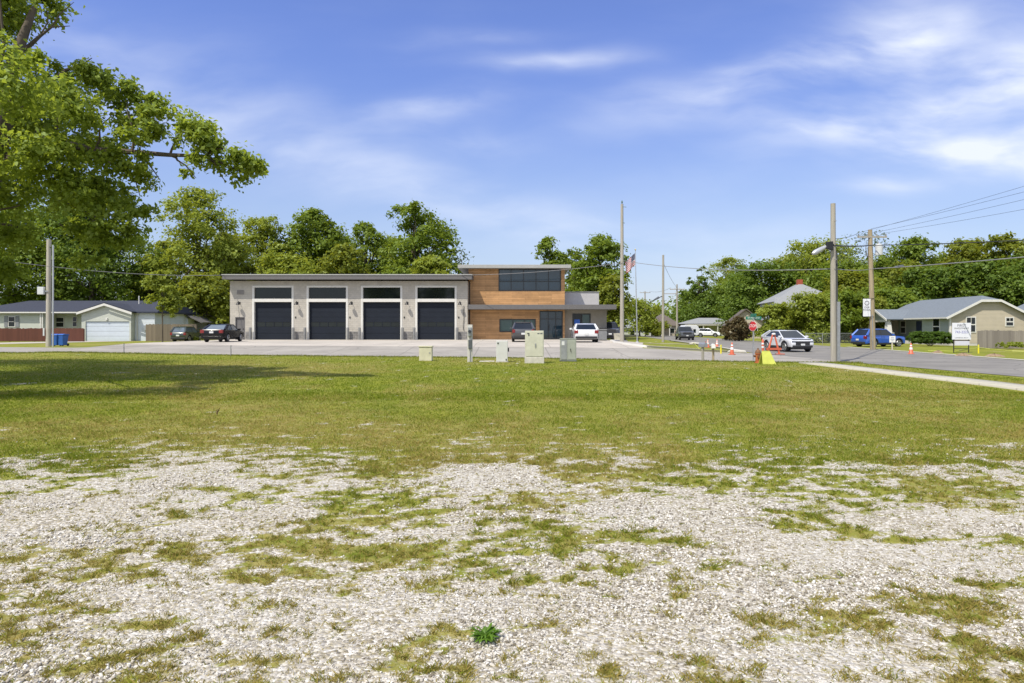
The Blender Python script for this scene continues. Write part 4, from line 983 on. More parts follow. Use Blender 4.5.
for px, top, w, lab in ((236, 246, 64, 'between the pale tree and the first bay'), (292, 240, 60, 'filling in behind the second bay'), (338, 236, 56, 'between the round tree and the grey green one'), (388, 236, 56, 'left of the tallest roofline tree'), (440, 244, 50, 'right of the tallest roofline tree'), (130, 236, 70, 'behind the garage gable of the white house'), (60, 240, 80, 'behind the left pole and the navy roof'), (590, 268, 60, 'low behind the grey parapet')):
    tree('broadleaf_tree', 'soft green background tree ' + lab, px, 124, top, w, 'light' if px in (236, 388, 590) else 'mid', 3600, .46, .02)
for a in [('broadleaf_tree', 'dark green tree rising behind the left end of the white house roof', 10, 92, 205, 130, 'mid', 9000, .40, .12, LG),
          ('broadleaf_tree', 'tall dark tree behind the navy roof beside the left pole', 92, 94, 180, 120, 'dark', 11000, .40, .10, LG),
          ('broadleaf_tree', 'tall pale green tree between the white house and the station', 196, 96, 190, 90, 'light', 7600, .38, .06, LG),
          ('broadleaf_tree', 'loose yellow green tree left of the station roof end', 166, 110, 240, 60, 'olive', 4200, .4, .04, LG),
          ('broadleaf_tree', 'olive tree just left of the station corner', 224, 104, 232, 58, 'olive', 5600, .4, .05, LG),
          ('broadleaf_tree', 'airy pale tree with bare stems above the first bay door', 262, 106, 218, 62, 'light', 5200, .38, .12),
          ('broadleaf_tree', 'round dark topped tree above the second bay door', 310, 108, 212, 74, 'mid', 8600, .42, .1),
          ('broadleaf_tree', 'low bushy tree above the gap of second and third bay doors', 345, 100, 246, 60, 'olive', 4600, .4, .05),
          ('broadleaf_tree', 'grey green tree above the third bay door', 366, 112, 223, 50, 'mid', 5000, .4, .1),
          ('broadleaf_tree', 'tallest tree over the station roof above the fourth bay door', 414, 110, 207, 82, 'mid', 8200, .42, .1),
          ('broadleaf_tree', 'low light tree hugging the station roof above the first bays', 285, 98, 255, 80, 'light', 5200, .4, .05),
          ('broadleaf_tree', 'low light tree at the right end of the garage roof', 432, 100, 258, 54, 'light', 3600, .4, .05),
          ('broadleaf_tree', 'thin wispy tree peeping over the cedar block roof corner', 462, 125, 248, 34, 'pale', 900, .35, .1),
          ('broadleaf_tree', 'narrow tree above the upper office window', 549, 112, 238, 40, 'mid', 3600, .38, .2),
          ('broadleaf_tree', 'slim tree right of the upper office window', 574, 116, 248, 34, 'mid', 2800, .38, .1),
          ('broadleaf_tree', 'tall open tree behind the tall bare pole', 600, 106, 236, 60, 'mid', 6600, .4, .06),
          ('broadleaf_tree', 'low green tree at the end of the grey canopy', 612, 96, 275, 40, 'olive', 3000, .36, .04),
          ('broadleaf_tree', 'bushy tree left of the station behind the tan fence', 205, 88, 275, 56, 'olive', 5000, .36, .03, LG),
          ('broadleaf_tree', 'shaded bushy tree behind the garage gable', 150, 98, 262, 50, 'mid', 4400, .36, .03, LG)]:
    tree(*a)
RG = 'trees along the right side of the road'
for a in [('broadleaf_tree', 'small light tree between flagpole and road', 640, 135, 300, 40, 'light', 1500, .4, .08, RG),
          ('broadleaf_tree', 'distant small tree left of the road end', 657, 170, 308, 26, 'olive', 900, .45, .05, RG),
          ('conifer_tree', 'dark cone shaped tree behind the far crossarm pole', 699, 160, 266, 58, 'dark', 6200, .42, .06, RG, 30, None, True),
          ('broadleaf_tree', 'twin topped bright tree behind the cone shaped tree', 727, 176, 258, 44, 'light', 4200, .46, .06, RG),
          ('broadleaf_tree', 'round dark tree in the middle of the right treeline', 762, 132, 264, 76, 'dark', 7400, .44, .05, RG),
          ('broadleaf_tree', 'low dark tree below the twin topped tree', 722, 166, 284, 54, 'mid', 4600, .42, .03, RG),
          ('broadleaf_tree', 'tall bright tree left of the street light', 812, 128, 242, 76, 'light', 7600, .44, .05, RG),
          ('broadleaf_tree', 'broad tree behind the tall house chimney', 838, 118, 262, 70, 'mid', 6000, .42, .04, RG),
          ('broadleaf_tree', 'sparse grey green tree top behind the pole crossarm', 868, 116, 232, 56, 'pale', 1500, .34, .3, RG),
          ('broadleaf_tree', 'dense tree left of the transformer pole', 850, 96, 272, 60, 'olive', 5600, .4, .03, RG),
          ('broadleaf_tree', 'round bright tree between the two thick cables', 916, 108, 238, 60, 'mid', 6600, .4, .04, RG),
          ('broadleaf_tree', 'dark tree behind the beige house roof', 930, 96, 268, 60, 'dark', 6000, .4, .03, RG),
          ('broadleaf_tree', 'yellow green tree right of the round bright tree', 968, 104, 240, 62, 'olive', 6600, .4, .04, RG),
          ('broadleaf_tree', 'large tree at the right edge above the beige house', 1006, 98, 236, 60, 'olive', 7000, .4, .04, RG),
          ('broadleaf_tree', 'shaded tree behind the beige house ridge', 978, 92, 262, 66, 'dark', 6200, .38, .03, RG),
          ('broadleaf_tree', 'dark tree at the right edge low behind the pale house', 1030, 90, 258, 66, 'dark', 6200, .38, .03, RG),
          ('broadleaf_tree', 'tall tree cut off by the right edge', 1062, 98, 232, 80, 'olive', 5600, .4, .04, RG),
          ('broadleaf_tree', 'low tree behind the blue suv', 884, 88, 288, 56, 'mid', 5200, .36, .02, RG),
          ('broadleaf_tree', 'mid height tree between the cone shaped and the round dark tree', 745, 168, 276, 60, 'mid', 5000, .44, .03, RG),
          ('broadleaf_tree', 'bright tree over the left slope of the tall house roof', 790, 140, 258, 60, 'olive', 5400, .44, .03, RG),
          ('broadleaf_tree', 'tree between transformer pole and the round bright tree', 888, 112, 258, 60, 'mid', 5600, .42, .03, RG),
          ('broadleaf_tree', 'tree in the dip between the two thick cables', 944, 110, 258, 60, 'olive', 5600, .42, .03, RG),
          ('broadleaf_tree', 'low dark tree by the far crossarm pole', 690, 172, 292, 40, 'mid', 3200, .44, .03, RG),
          ('broadleaf_tree', 'shaded tree behind the brown bungalow', 752, 150, 292, 56, 'dark', 5200, .42, .02, RG),
          ('broadleaf_tree', 'wide green tree rising over the chain link fence', 858, 100, 272, 50, 'mid', 5600, .40, .02, RG),
          ('broadleaf_tree', 'tree filling the gap behind the porch of the beige house', 908, 102, 262, 50, 'olive', 4200, .38, .03, RG)]:
    tree(*a)
BG = 'big shrubs in front of the tall house'
for a in [('shrub', 'light green shrub right of the stop sign', 776, 82, 304, 40, 'light', 6200, .26, .03, BG, 18),
          ('shrub', 'tall light green shrub above the white crossover', 808, 80, 296, 50, 'light', 5200, .26, .03, BG, 16),
          ('shrub', 'tall green shrub directly behind the street light pole', 840, 80, 292, 50, 'mid', 5200, .26, .03, BG, 16),
          ('shrub', 'green shrub at the rear of the blue suv', 864, 82, 296, 50, 'olive', 4200, .26, .03, BG, 14),
          ('shrub', 'dark red leaved bush left of the stop sign', 739, 88, 317, 24, 'red', 5200, .16, .03, BG, 12),
          ('shrub', 'brownish low bush beside the dark red one', 729, 92, 320, 15, 'red', 1800, .18, .03, BG, 10),
          ('shrub', 'low shrub by the cottage lawn', 660, 132, 322, 20, 'olive', 900, .3, .03, BG, 8),
          ('shrub', 'leafy shrub at the roadside below the cottage', 652, 138, 315, 26, 'light', 1200, .32, .03, BG, 8)]:
    tree(*a, None, False, False, None, None, 0, 'shrub')
tree('young_tree', 'slim young tree with light foliage in front of the tan fence', 162.5, 69.5, 271, 36, 'light', 2600, .24, .38, LG, 14, .07)
def hedge():
    Y = 64; x = X(930, Y); root = empty('clipped_bush', (x, Y, .05), R(-4), 'rounded clipped green bush in front of the beige house', 'bush')
    b = [(dx, dy, .58, .72, .70) for dx in (-1.15, -.5, .2, .85, 1.2) for dy in (-.3, .3)]
    v, f, t = leaves_for(b, 15000, .12, 60, .9, .8, 0, .16); mesh_np('crown', v, f, LEAF['hedge'], root, attrs={'tint': t})
    m = MB(); [m.tube([(0, 0, -.2), (dx * .3, 0, .1), (dx, 0, .6)], .04, 6) for dx in (-.8, -.3, .3, .8)]; m.build('stems', m_bark, root)
hedge()
def ragged_plants():
    for px, Y, w, h, lab in ((1012, 54, 2.2, .6, 'ragged green weeds at the foot of the grey fence'), (192, 71, 2.6, .5, 'low weeds in front of the tan fence')):
        x = X(px, Y); root = empty('weeds', (x, Y, gz(x, Y)), 0, lab, 'plant', 'weeds along fences')
        b = [(random.uniform(-w / 2, w / 2), random.uniform(-.2, .2), h * .5, h * .5, h * .45) for _ in range(8)]
        v, f, t = leaves_for(b, 900, .13, 10, .9, .3); mesh_np('foliage', v, f, LEAF['light'], root, attrs={'tint': t})
ragged_plants()
def woods():
    bl = []
    for k in range(150):
        a = -1.15 + 2.3 * k / 149; d = 230 + 40 * random.random(); hgt = random.uniform(8, 14)
        bl.append((d * math.sin(a) * 1.2, d * math.cos(a) + 30, hgt * .55, random.uniform(6, 9), hgt * .5))
    v, f, t = leaves_for(bl, 42000, 1.0, 12, .8, .4); o = mesh_np('distant_woods', v, f, LEAF['mid'], attrs={'tint': t})
    tag(o, 'distant continuous green treeline behind everything', 'woods', kind='stuff')
woods()

# ------------------------------------------------------------------ vehicles
def trailer():
    Y = 119; x = X(689, Y); s = F / Y; r = empty('camper_trailer', (x, Y, gz(x, Y) + .05), R(6), 'white boxy camper trailer behind the grey pickup far down the road', 'camper trailer'); w = 15.5 / s; h = 11.5 / s
    m = MB(); m.prism([(-w / 2, .5), (w / 2, .5), (w / 2 + .12, 1.3), (w / 2 - .1, h - .05), (w / 2 - .4, h + .1), (-w / 2 + .3, h + .1), (-w / 2, h - .2)], -1.1, 1.1, 'y'); m.build('body', M('camper_white', (.66, .68, .68), .4, 0, .04), r, .03)
    for a, b in ((-.9, -.3), (.35, .8)): MB().box(a, b, -1.13, -1.102, h - 1.15, h - .55).build('window', m_glass, r)
    MB().box(-.12, .22, -1.125, -1.102, .6, h - .35).build('door', m_parapet, r)
    m = MB(); m.tube([(.35, -1.05, .32), (.35, -.85, .32)], .32, 14); m.build('wheel', M('camper_tyre', (.02, .02, .02), .8), r); m = MB(); m.tube([(.35, 1.05, .32), (.35, .85, .32)], .32, 14); m.build('wheel', M('camper_tyre_b', (.02, .02, .02), .8), r)
trailer()
m_tyre = M('tyre_rubber', (.016, .016, .017), .85); m_rim = M('alloy_rim', (.42, .43, .44), .3, .8, .05)
m_clad = M('black_cladding', (.022, .022, .024), .6); m_lamp = M('headlamp_glass', (.13, .14, .155), .06, .2, .05)
m_plate = M('number_plate', (.62, .63, .62), .4, 0, .03); m_cglass = M_glass('car_glass', (.012, .016, .019), .04, .7)
m_cglass_c = M_glass('car_glass_pale', (.10, .13, .16), .05, .9); m_tail = M('tail_lamp_red', (.20, .01, .01), .15, 0, .1, coat=.5); m_chrome = M('chrome_trim', (.55, .56, .57), .15, 1, .03)
def paint(name, c): return M(name, c, .28, .15, .03, 2, coat=1)
def car(name, label, x, Y, head, pm, L=4.5, Wd=1.85, Ht=1.6, wb=2.65, wr=.34, cowl=1.0, hoodf=.82, belt=1.03, xws=.95, xrf=.35, xrr=-1.5, xrg=-2.0, tailz=1.0, z=None, pickup=False, clad=True, group=None, wheel_m=None, gm=None, cat='car', rack=False, grille=True, tailw=.22, rise=0):
    root = empty(name, (x, Y, gz(x, Y) + .02 if z is None else z), R(head), label, cat, group)
    hl, hw = L / 2, Wd / 2; fx = hl - (L - wb) * .47; rx = fx - wb; ra = wr * 1.16; zb = .24 + rise
    pts = [(hl - .06, zb + .05), (hl - .005, .42 + rise), (hl, .60 + rise * .5), (hl - .07, hoodf - .06), (hl - .22, hoodf + .02), (xws + .35, cowl - .02), (xws, cowl + .01)]
    if pickup: pts += [(xrg, cowl + .02), (xrg - .02, belt), (-hl + .03, belt), (-hl, belt - .06), (-hl, .62), (-hl + .04, .5)]
    else: pts += [(xrg, belt), (-hl + .10, tailz), (-hl + .01, tailz - .12), (-hl, .62), (-hl + .05, .40 + rise * .5)]
    pts += [(-hl + .12, zb + .04)]
    def arch(c): return [(c - ra * math.cos(a), max(zb, wr + ra * math.sin(a))) for a in [math.pi * i / 8 for i in range(9)]]
    pts += arch(rx) + arch(fx)
    P = [Vector(p) for p in pts]; n = len(P)
    cen = Vector((0, .7))
    def inset(d):
        out = []
        for i in range(n):
            e1 = (P[i] - P[i - 1]); e2 = (P[(i + 1) % n] - P[i])
            n1 = Vector((-e1.y, e1.x)); n2 = Vector((-e2.y, e2.x)); nn = (n1.normalized() if n1.length > 1e-6 else n1) + (n2.normalized() if n2.length > 1e-6 else n2)
            nn = nn.normalized() if nn.length > 1e-6 else nn
            out.append(P[i] + nn * d)
        return out
    area = sum(P[i].x * P[(i + 1) % n].y - P[(i + 1) % n].x * P[i].y for i in range(n))
    sg = 1 if area > 0 else -1
    V = []; Fs = []
    lay = [(-hw, .05), (-hw + .03, .012), (-hw + .12, 0), (hw - .12, 0), (hw - .03, .012), (hw, .05)]
    for y, d in lay:
        for q in inset(d * sg):
            # plan taper towards nose and tail
            tx = max(0, abs(q.x) - hl * .72) / (hl * .28); yy = y * (1 - .15 * tx * tx); V.append((q.x, yy, q.y))
    for k in range(len(lay) - 1):
        for i in range(n): j = (i + 1) % n; Fs.append((k * n + i, k * n + j, (k + 1) * n + j, (k + 1) * n + i))
    Fs.append(tuple(range(n - 1, -1, -1))); Fs.append(tuple((len(lay) - 1) * n + i for i in range(n)))
    b = MB(); b.add(V, Fs); b.build('body', pm, root, smooth=True)
    ub = MB(); ub.box(-hl + .15, hl - .15, -hw + .26, hw - .26, .2, min(cowl, belt) - .08); ub.build('underbody', m_clad, root)
    # glasshouse and roof
    wb2, wt2 = hw - .07, hw - .26; g = MB(); rz = Ht - .05
    gb = [(xws, cowl), (xrg, belt if not pickup else cowl + .02)]; gt = [(xrf, rz), (xrr, rz - .02)]
    V = [(gb[0][0], -wb2, gb[0][1] - .02), (gb[0][0], wb2, gb[0][1] - .02), (gb[1][0], wb2, gb[1][1] - .02), (gb[1][0], -wb2, gb[1][1] - .02), (gt[0][0], -wt2, gt[0][1]), (gt[0][0], wt2, gt[0][1]), (gt[1][0], wt2, gt[1][1]), (gt[1][0], -wt2, gt[1][1])]
    g.add(V, [(3, 2, 1, 0), (4, 5, 6, 7), (0, 1, 5, 4), (1, 2, 6, 5), (2, 3, 7, 6), (3, 0, 4, 7)]); g.build('windows', gm or m_cglass, root)
    r = MB(); xm = (xrf + xrr) / 2
    prof = [(xrf + .06, rz - .05), (xrf, rz + .012), (xrf - .3, Ht - .012), (xm, Ht), (xrr + .2, Ht - .02), (xrr - .06, rz - .035), (xrr, rz - .06), (xrf, rz - .045)]
    nV = []; nF = []; m_ = len(prof)
    for y, dz in ((-wt2 - .045, -.05), (-wt2 + .06, -.006), (0, 0), (wt2 - .06, -.006), (wt2 + .045, -.05)):
        for q, w in prof: nV.append((q, y, w + (dz if w > rz - .04 else 0)))
    for k in range(4):
        for i in range(m_): j = (i + 1) % m_; nF.append((k * m_ + i, k * m_ + j, (k + 1) * m_ + j, (k + 1) * m_ + i))
    nF.append(tuple(range(m_ - 1, -1, -1))); nF.append(tuple(4 * m_ + i for i in range(m_)))
    r.add(nV, nF); r.build('roof', pm, root, smooth=True)
    for s in (-1, 1):
        p = MB(); e = .005
        p.tube([(gt[0][0] + .02, s * (wt2 + e), gt[0][1] - .01), (gt[1][0] - .01, s * (wt2 + e), gt[1][1] - .02)], .03, 6); p.tube([(gb[0][0], s * (wb2 + e), gb[0][1] - .03), (gb[1][0], s * (wb2 + e), gb[1][1] - .03)], .03, 6)
        p.tube([(gb[0][0] + .03, s * (wb2 + e), gb[0][1] - .03), (gt[0][0] + .02, s * (wt2 + e), gt[0][1] - .01)], [.045, .035], 6)
        w = .05 if pickup else .085
        p.tube([(gb[1][0] - .01, s * (wb2 - .02), gb[1][1] - .03), (gt[1][0] - .01, s * (wt2 - .01), gt[1][1] - .02)], [w * 1.3, w], 6)
        if not pickup: p.tube([(gb[1][0] + .42, s * (wb2 + e - .03), gb[1][1] - .03), (gt[1][0] + .28, s * (wt2 + e - .03), gt[1][1] - .02)], [.06, .05], 6)
        p.build('window_frame', pm, root, smooth=True)
    p = MB()
    for s in (-1, 1): bx = (xws + xrg) / 2 + .1; p.tube([(bx, s * (wb2 + .002), cowl - .02), (bx - .03, s * (wt2 + .004), rz)], .035, 6)
    p.build('door_pillars', m_clad, root)
    for s in (-1, 1):
        m = MB(); m.box(xws - .28, xws - .08, s * (hw - .02), s * (hw + .17), cowl - .0, cowl + .15); m.build('wing_mirror', pm, root, .03)
        if not pickup or True:
            h = MB()
            for hx in ((xws + xrg) / 2 + .25, (xws + xrg) / 2 - .75): h.box(hx, hx + .18, s * (hw - .008), s * (hw + .02), cowl - .12, cowl - .085)
            h.build('door_handle', pm, root)
    # seams of the doors
    sd = MB()
    for s in (-1, 1):
        for dx in (xws - .12, (xws + xrg) / 2 + .1, xrg + .55): sd.box(dx - .006, dx + .006, s * (hw - .02), s * (hw + .003), .42 + rise, cowl - .05)
    sd.build('door_seams', m_clad, root)
    # lamps, grille, bumpers, plates
    for s in (-1, 1):
        za_, zb_ = hoodf - .20, hoodf - .075
        m = MB(); m.add([(hl + .008, s * (hw - .50), za_ + .02), (hl - .004, s * (hw - .16), za_ + .03), (hl - .03, s * (hw - .16), zb_), (hl - .02, s * (hw - .50), zb_ - .02), (hl - .3, s * (hw - .5), za_), (hl - .3, s * (hw - .16), za_), (hl - .3, s * (hw - .16), zb_), (hl - .3, s * (hw - .5), zb_)],
                        [(0, 1, 2, 3), (7, 6, 5, 4), (0, 4, 5, 1), (1, 5, 6, 2), (2, 6, 7, 3), (3, 7, 4, 0)]); m.build('headlight', m_lamp, root)
        t0, t1 = (tailz - .30, tailz - .04) if not pickup else (belt - .38, belt - .06)
        m = MB(); m.box(-hl - .012, -hl + .22, s * (hw - tailw - .06), s * (hw - .055), t0, t1); m.build('tail_light', m_tail, root, .02)
    if grille:
        m = MB(); m.box(hl - .2, hl + .012, -hw * .56, hw * .56, hoodf - .38, hoodf - .10); m.build('grille', m_clad, root, .02)
    m = MB(); m.box(hl - .2, hl + .008, -hw * .78, hw * .78, zb + .02, zb + .19); m.build('front_bumper_strip', m_clad, root, .02)
    m = MB(); m.box(-hl - .01, -hl + .2, -hw * .86, hw * .86, zb + .06, zb + .24); m.build('rear_bumper_strip', m_clad if clad else pm, root, .02)
    m = MB(); m.box(hl + .014, hl + .024, -.15, .15, zb + .17, zb + .30); m.build('front_plate', m_plate, root)
    zp = .60 if not pickup else .5; zp = tailz - .30 if not clad else zp
    m = MB(); m.box(-hl - .03, -hl - .012, -.16, .16, zp, zp + .15); m.build('rear_plate', m_plate, root)
    if clad:
        m = MB()
        for s in (-1, 1):
            for c in (fx, rx):
                a = [(c - (ra + .02) * math.cos(q), s * (hw - .012), wr + (ra + .02) * math.sin(q)) for q in [math.pi * i / 10 for i in range(11)]]; m.tube(a, .035, 5)
            m.box(rx + ra, fx - ra, s * (hw - .07), s * (hw + .008), zb, zb + .14)
        m.build('wheel_arch_trim', m_clad, root)
    if rack:
        m = MB()
        for s in (-1, 1): m.tube([(xrf - .15, s * (wt2 - .05), Ht - .02), (xrf - .25, s * (wt2 - .05), Ht + .04), (xrr + .25, s * (wt2 - .05), Ht + .03), (xrr + .12, s * (wt2 - .05), Ht - .03)], .018, 6)
        m.build('roof_rail', m_clad, root)
    if pickup:
        m = MB(); m.box(-hl + .1, xrg - .06, -hw + .14, hw - .14, belt - .02, belt + .012); m.build('bed_cover', m_clad, root)
    for c in (fx, rx):
        for s in (-1, 1):
            t = MB(); y0, y1 = s * (hw - .24), s * (hw - .025)
            t.tube([(c, y0, wr), (c, y0 + (y1 - y0) * .12, wr), (c, y0 + (y1 - y0) * .88, wr), (c, y1, wr)], [wr * .93, wr, wr, wr * .93], 20); w = t.build('wheel', m_tyre, root, smooth=True)
            t = MB(); t.tube([(c, s * (hw - .1), wr), (c, s * (hw - .022), wr)], [wr * .68, wr * .66], 18); t.build('rim_well', m_clad, w)
            t = MB()
            for k in range(5):
                a = k * 1.2566 + .3; ca, sa = math.cos(a), math.sin(a); q = wr * .66
                t.slab([(c + ca * .03 - sa * .04, s * (hw - .012), wr + sa * .03 + ca * .04), (c + ca * q - sa * .05, s * (hw - .016), wr + sa * q + ca * .05), (c + ca * q + sa * .05, s * (hw - .016), wr + sa * q - ca * .05), (c + ca * .03 + sa * .04, s * (hw - .012), wr + sa * .03 - ca * .04)], .02 * s)
            ring = [(c + wr * .67 * math.cos(a), s * (hw - .02), wr + wr * .67 * math.sin(a)) for a in [i * 2 * math.pi / 18 for i in range(19)]]; t.tube(ring, .022, 5)
            t.build('rim', wheel_m or m_rim, w)
    return root
suv = dict(L=4.55, Wd=1.86, Ht=1.62, cowl=1.02, hoodf=.90, belt=1.06, xws=.95, xrf=.22, xrr=-1.72, xrg=-2.12, tailz=1.04)
VG = 'vehicles parked at the station'
car('parked_car', 'black sedan parked at the left end of the station', -23.85, 56.45, 92, M('black_paint', (.004, .004, .005), .25, 0, .03, 2, coat=.25, spec=.3), L=4.92, Wd=1.88, Ht=1.47, wb=2.85, cowl=.94, hoodf=.78, belt=1.0, xws=1.0, xrf=.30, xrr=-1.02, xrg=-1.95, tailz=1.02, clad=False, group=VG, gm=m_cglass_c, tailw=.30)
car('parked_car', 'grey suv half hidden by the tall utility cabinet', X(522, 55) + .1, 57, 90, paint('grey_paint', (.06, .06, .063)), **suv, group=VG, rack=True, gm=m_cglass)
car('parked_car', 'white suv parked before the side entrance with poster', X(587.5, 53) - .0, 55.3, 88, paint('white_paint', (.74, .75, .76)), L=4.6, Wd=1.98, Ht=1.5, cowl=.98, hoodf=.85, belt=1.02, xws=.9, xrf=.2, xrr=-1.35, xrg=-2.05, tailz=1.0, group=VG, tailw=.3)
car('parked_car', 'black pickup facing out at the end of the canopy', X(609.5, 66) + .3, 69, -94, paint('dark_grey_paint', (.03, .03, .033)), L=5.4, Wd=1.98, Ht=1.82, wb=3.5, wr=.39, cowl=1.2, hoodf=1.15, belt=1.2, xws=1.0, xrf=.45, xrr=-.95, xrg=-1.2, tailz=1.15, pickup=True, rise=.15, group=VG, cat='pickup')
car('crossover', 'white crossover with black cladding waiting at the junction', 20.0, 49.7, -84, paint('pearl_white_paint', (.68, .69, .70)), L=4.42, Wd=1.88, Ht=1.54, wb=2.65, wr=.355, cowl=.98, hoodf=.86, belt=1.08, xws=1.08, xrf=.12, xrr=-1.2, xrg=-2.05, tailz=1.02, group='vehicles on the road', rise=.05)
car('crossover', 'bright blue suv parked by the beige house', X(881.5, 62), 62.6, 17, paint('blue_paint', (.022, .095, .42)), L=4.65, Wd=1.9, Ht=1.66, wb=2.78, wr=.36, cowl=1.02, hoodf=.92, belt=1.06, xws=.9, xrf=.2, xrr=-1.6, xrg=-2.1, tailz=1.05, group='vehicles on the road', rack=True, z=-.02)
car('pickup_truck', 'dark grey pickup coming along the far road', X(688, 95), 97, -96, paint('charcoal_paint', (.075, .08, .085)), L=5.7, Wd=2.05, Ht=1.9, wb=3.6, wr=.4, cowl=1.22, hoodf=1.18, belt=1.22, xws=1.0, xrf=.45, xrr=-.95, xrg=-1.2, tailz=1.15, pickup=True, rise=.15, group='vehicles on the road', cat='pickup')
car('parked_suv', 'white suv parked sideways beyond the grey pickup', X(708, 128), 128, -22, paint('plain_white_paint', (.76, .77, .78)), **suv, group='vehicles on the road')
car('parked_car', 'old dark green wagon seen from behind beside the tan fence', X(181, 70), 71.3, 92, paint('dark_green_paint', (.03, .042, .035)), L=4.3, Wd=1.66, Ht=1.6, cowl=1.0, hoodf=.9, belt=1.03, xws=.9, xrf=.25, xrr=-1.6, xrg=-2.0, tailz=1.0, group=VG, gm=m_cglass_c)

# ------------------------------------------------------------------ utility boxes on the lawn edge
m_beige_box = M('beige_painted_box', (.56, .54, .39), .5, 0, .1, 3); m_grey_box = M('pale_grey_box', (.56, .57, .55), .5, 0, .06, 3); m_green_box = M('grey_green_cabinet', (.52, .52, .42), .5, 0, .1, 2.5)
m_steel = M('galvanised_steel', (.34, .35, .36), .4, .5, .12, 6); m_dkgrey = M('dark_grey_meter', (.10, .11, .12), .4, .2, .1); m_conc = M('cast_concrete', (.50, .48, .42), .9, 0, .12, 6, .2)
m_sage_box = M('dull_sage_box', (.33, .35, .30), .5, .1, .1, 3)
def boxes():
    def base(name, label, px, row, cat='utility box', rz=0):
        Y = F * H / (row - HZ); x = X(px, Y); return empty(name, (x, Y, gz(x, Y) - .01), rz, label, cat, 'utility boxes along the lawn edge'), F / Y
    r, s = base('utility_box', 'small squat beige utility box left of the meter post', 426, 360.6); w = 12.6 / s; h = 15 / s
    MB().box(-w / 2, w / 2, -.25, .25, 0, h - .06).build('body', m_beige_box, r, .015); MB().box(-w / 2 - .03, w / 2 + .03, -.28, .28, h - .058, h).build('lid', m_beige_box, r, .012)
    MB().box(w / 2 - .14, w / 2 - .08, -.275, -.252, h * .5, h * .58).build('latch', m_steel, r)
    r, s = base('meter_post', 'tall narrow white meter post with grey meter boxes', 470, 362, 'meter post'); w = 5 / s; h = 37.5 / s
    MB().box(-w / 2, w / 2, -.09, .09, 0, h).build('post', M('white_weathered_board', (.52, .51, .47), .7, 0, .1, 8), r, .008)
    m = MB(); m.box(-.09, .09, -.2, -.092, h * .70, h * .93); b = m.build('meter_box', m_steel, r, .01); m = MB(); m.tube([(0, -.2, h * .82), (0, -.29, h * .82)], [.085, .075], 14); m.build('meter_dial', m_cglass, b, smooth=True)
    MB().box(-.07, .12, -.17, -.092, h * .36, h * .60).build('switch_box', m_dkgrey, r, .01)
    m = MB(); m.tube([(.02, -.12, h * .36), (.02, -.12, .02)], .025, 8); m.tube([(.02, -.12, h * .6), (.02, -.12, h * .7)], .025, 8); m.build('conduit', m_steel, r)
    r, s = base('utility_box', 'pale grey utility box with a black latch on its right side', 502, 362); w = 11.4 / s; h = 21.4 / s
    MB().box(-w / 2, w / 2, -.22, .22, .04, h).build('body', m_grey_box, r, .012); MB().box(-w / 2 - .03, w / 2 + .03, -.25, .25, -.02, .038).build('base', m_conc, r)
    m = MB(); m.box(w / 2 + .002, w / 2 + .07, -.2, -.12, h * .5, h * .68); m.box(w / 2 - .1, w / 2 - .05, -.24, -.222, .1, .18); m.build('latch', m_black, r)
    m = MB(); m.box(-w / 2 + .05, -w / 2 + .13, -.24, -.222, h - .14, h - .08); m.build('lock_plate', m_dkgrey, r)
    r, s = base('utility_cabinet', 'tallest grey green utility cabinet on a concrete base', 534.3, 363); w = 18.4 / s; h = 32.5 / s; p = 6.2 / s
    MB().box(-w / 2 - .02, w / 2 + .02, -.3, .3, -.02, p).build('concrete_base', m_conc, r, .012)
    MB().box(-w / 2, w / 2, -.27, .27, p + .002, h).build('body', m_green_box, r, .012)
    m = MB(); m.box(-w / 2 + .04, w / 2 - .04, -.285, -.272, p + .05, h - .05); d = m.build('door', m_green_box, r, .004)
    m = MB(); m.box(.02, .07, -.32, -.287, p + h * .33, p + h * .42); m.tube([(.045, -.31, p + h * .36), (.045, -.31, p + h * .28)], .012, 6); m.build('handle', m_steel, d)
    m = MB()
    for q in (-.36, .14, .28): m.box(q, q + .1, -.29, -.287, h - .16, h - .11)
    m.box(-.30, -.24, -.29, -.287, h - .26, h - .12); m.build('labels', m_dkgrey, d)
    r, s = base('utility_cabinet', 'dull grey green cabinet with a bare steel panel on its left', 568, 361.3); w = 15.6 / s; h = 22.6 / s
    MB().box(-w / 2, w / 2, -.25, .25, .06, h).build('body', m_sage_box, r, .01); MB().box(-w / 2 - .02, w / 2 + .02, -.27, .27, -.02, .058).build('base', m_dkgrey, r)
    MB().box(-w / 2 + .03, -w / 2 + .32, -.27, -.252, .12, h - .05).build('steel_panel', m_steel, r); MB().box(-w / 2 + .06, -w / 2 + .2, -.285, -.272, h - .32, h - .12).build('white_tag', m_plate, r)
    m = MB(); m.box(-w / 2 + .36, w / 2 - .03, -.265, -.252, .12, h - .05); d = m.build('door', m_sage_box, r, .004); m = MB(); m.tube([(.1, -.29, h * .58), (.13, -.29, h * .42)], .015, 6); m.build('handle', m_black, d); MB().box(-w / 2 - .015, w / 2 + .015, -.265, .265, h + .002, h + .03).build('lid', m_sage_box, r)
    Y = F * H / (361.6 - HZ); x = X(487, Y); r = empty('concrete_pad', (x, Y, gz(x, Y)), 0, 'flat concrete pad in the grass left of the pale grey box', 'concrete pad'); MB().box(-.38, .38, -.28, .28, -.05, .035).build('slab', m_conc, r, .01)
boxes()

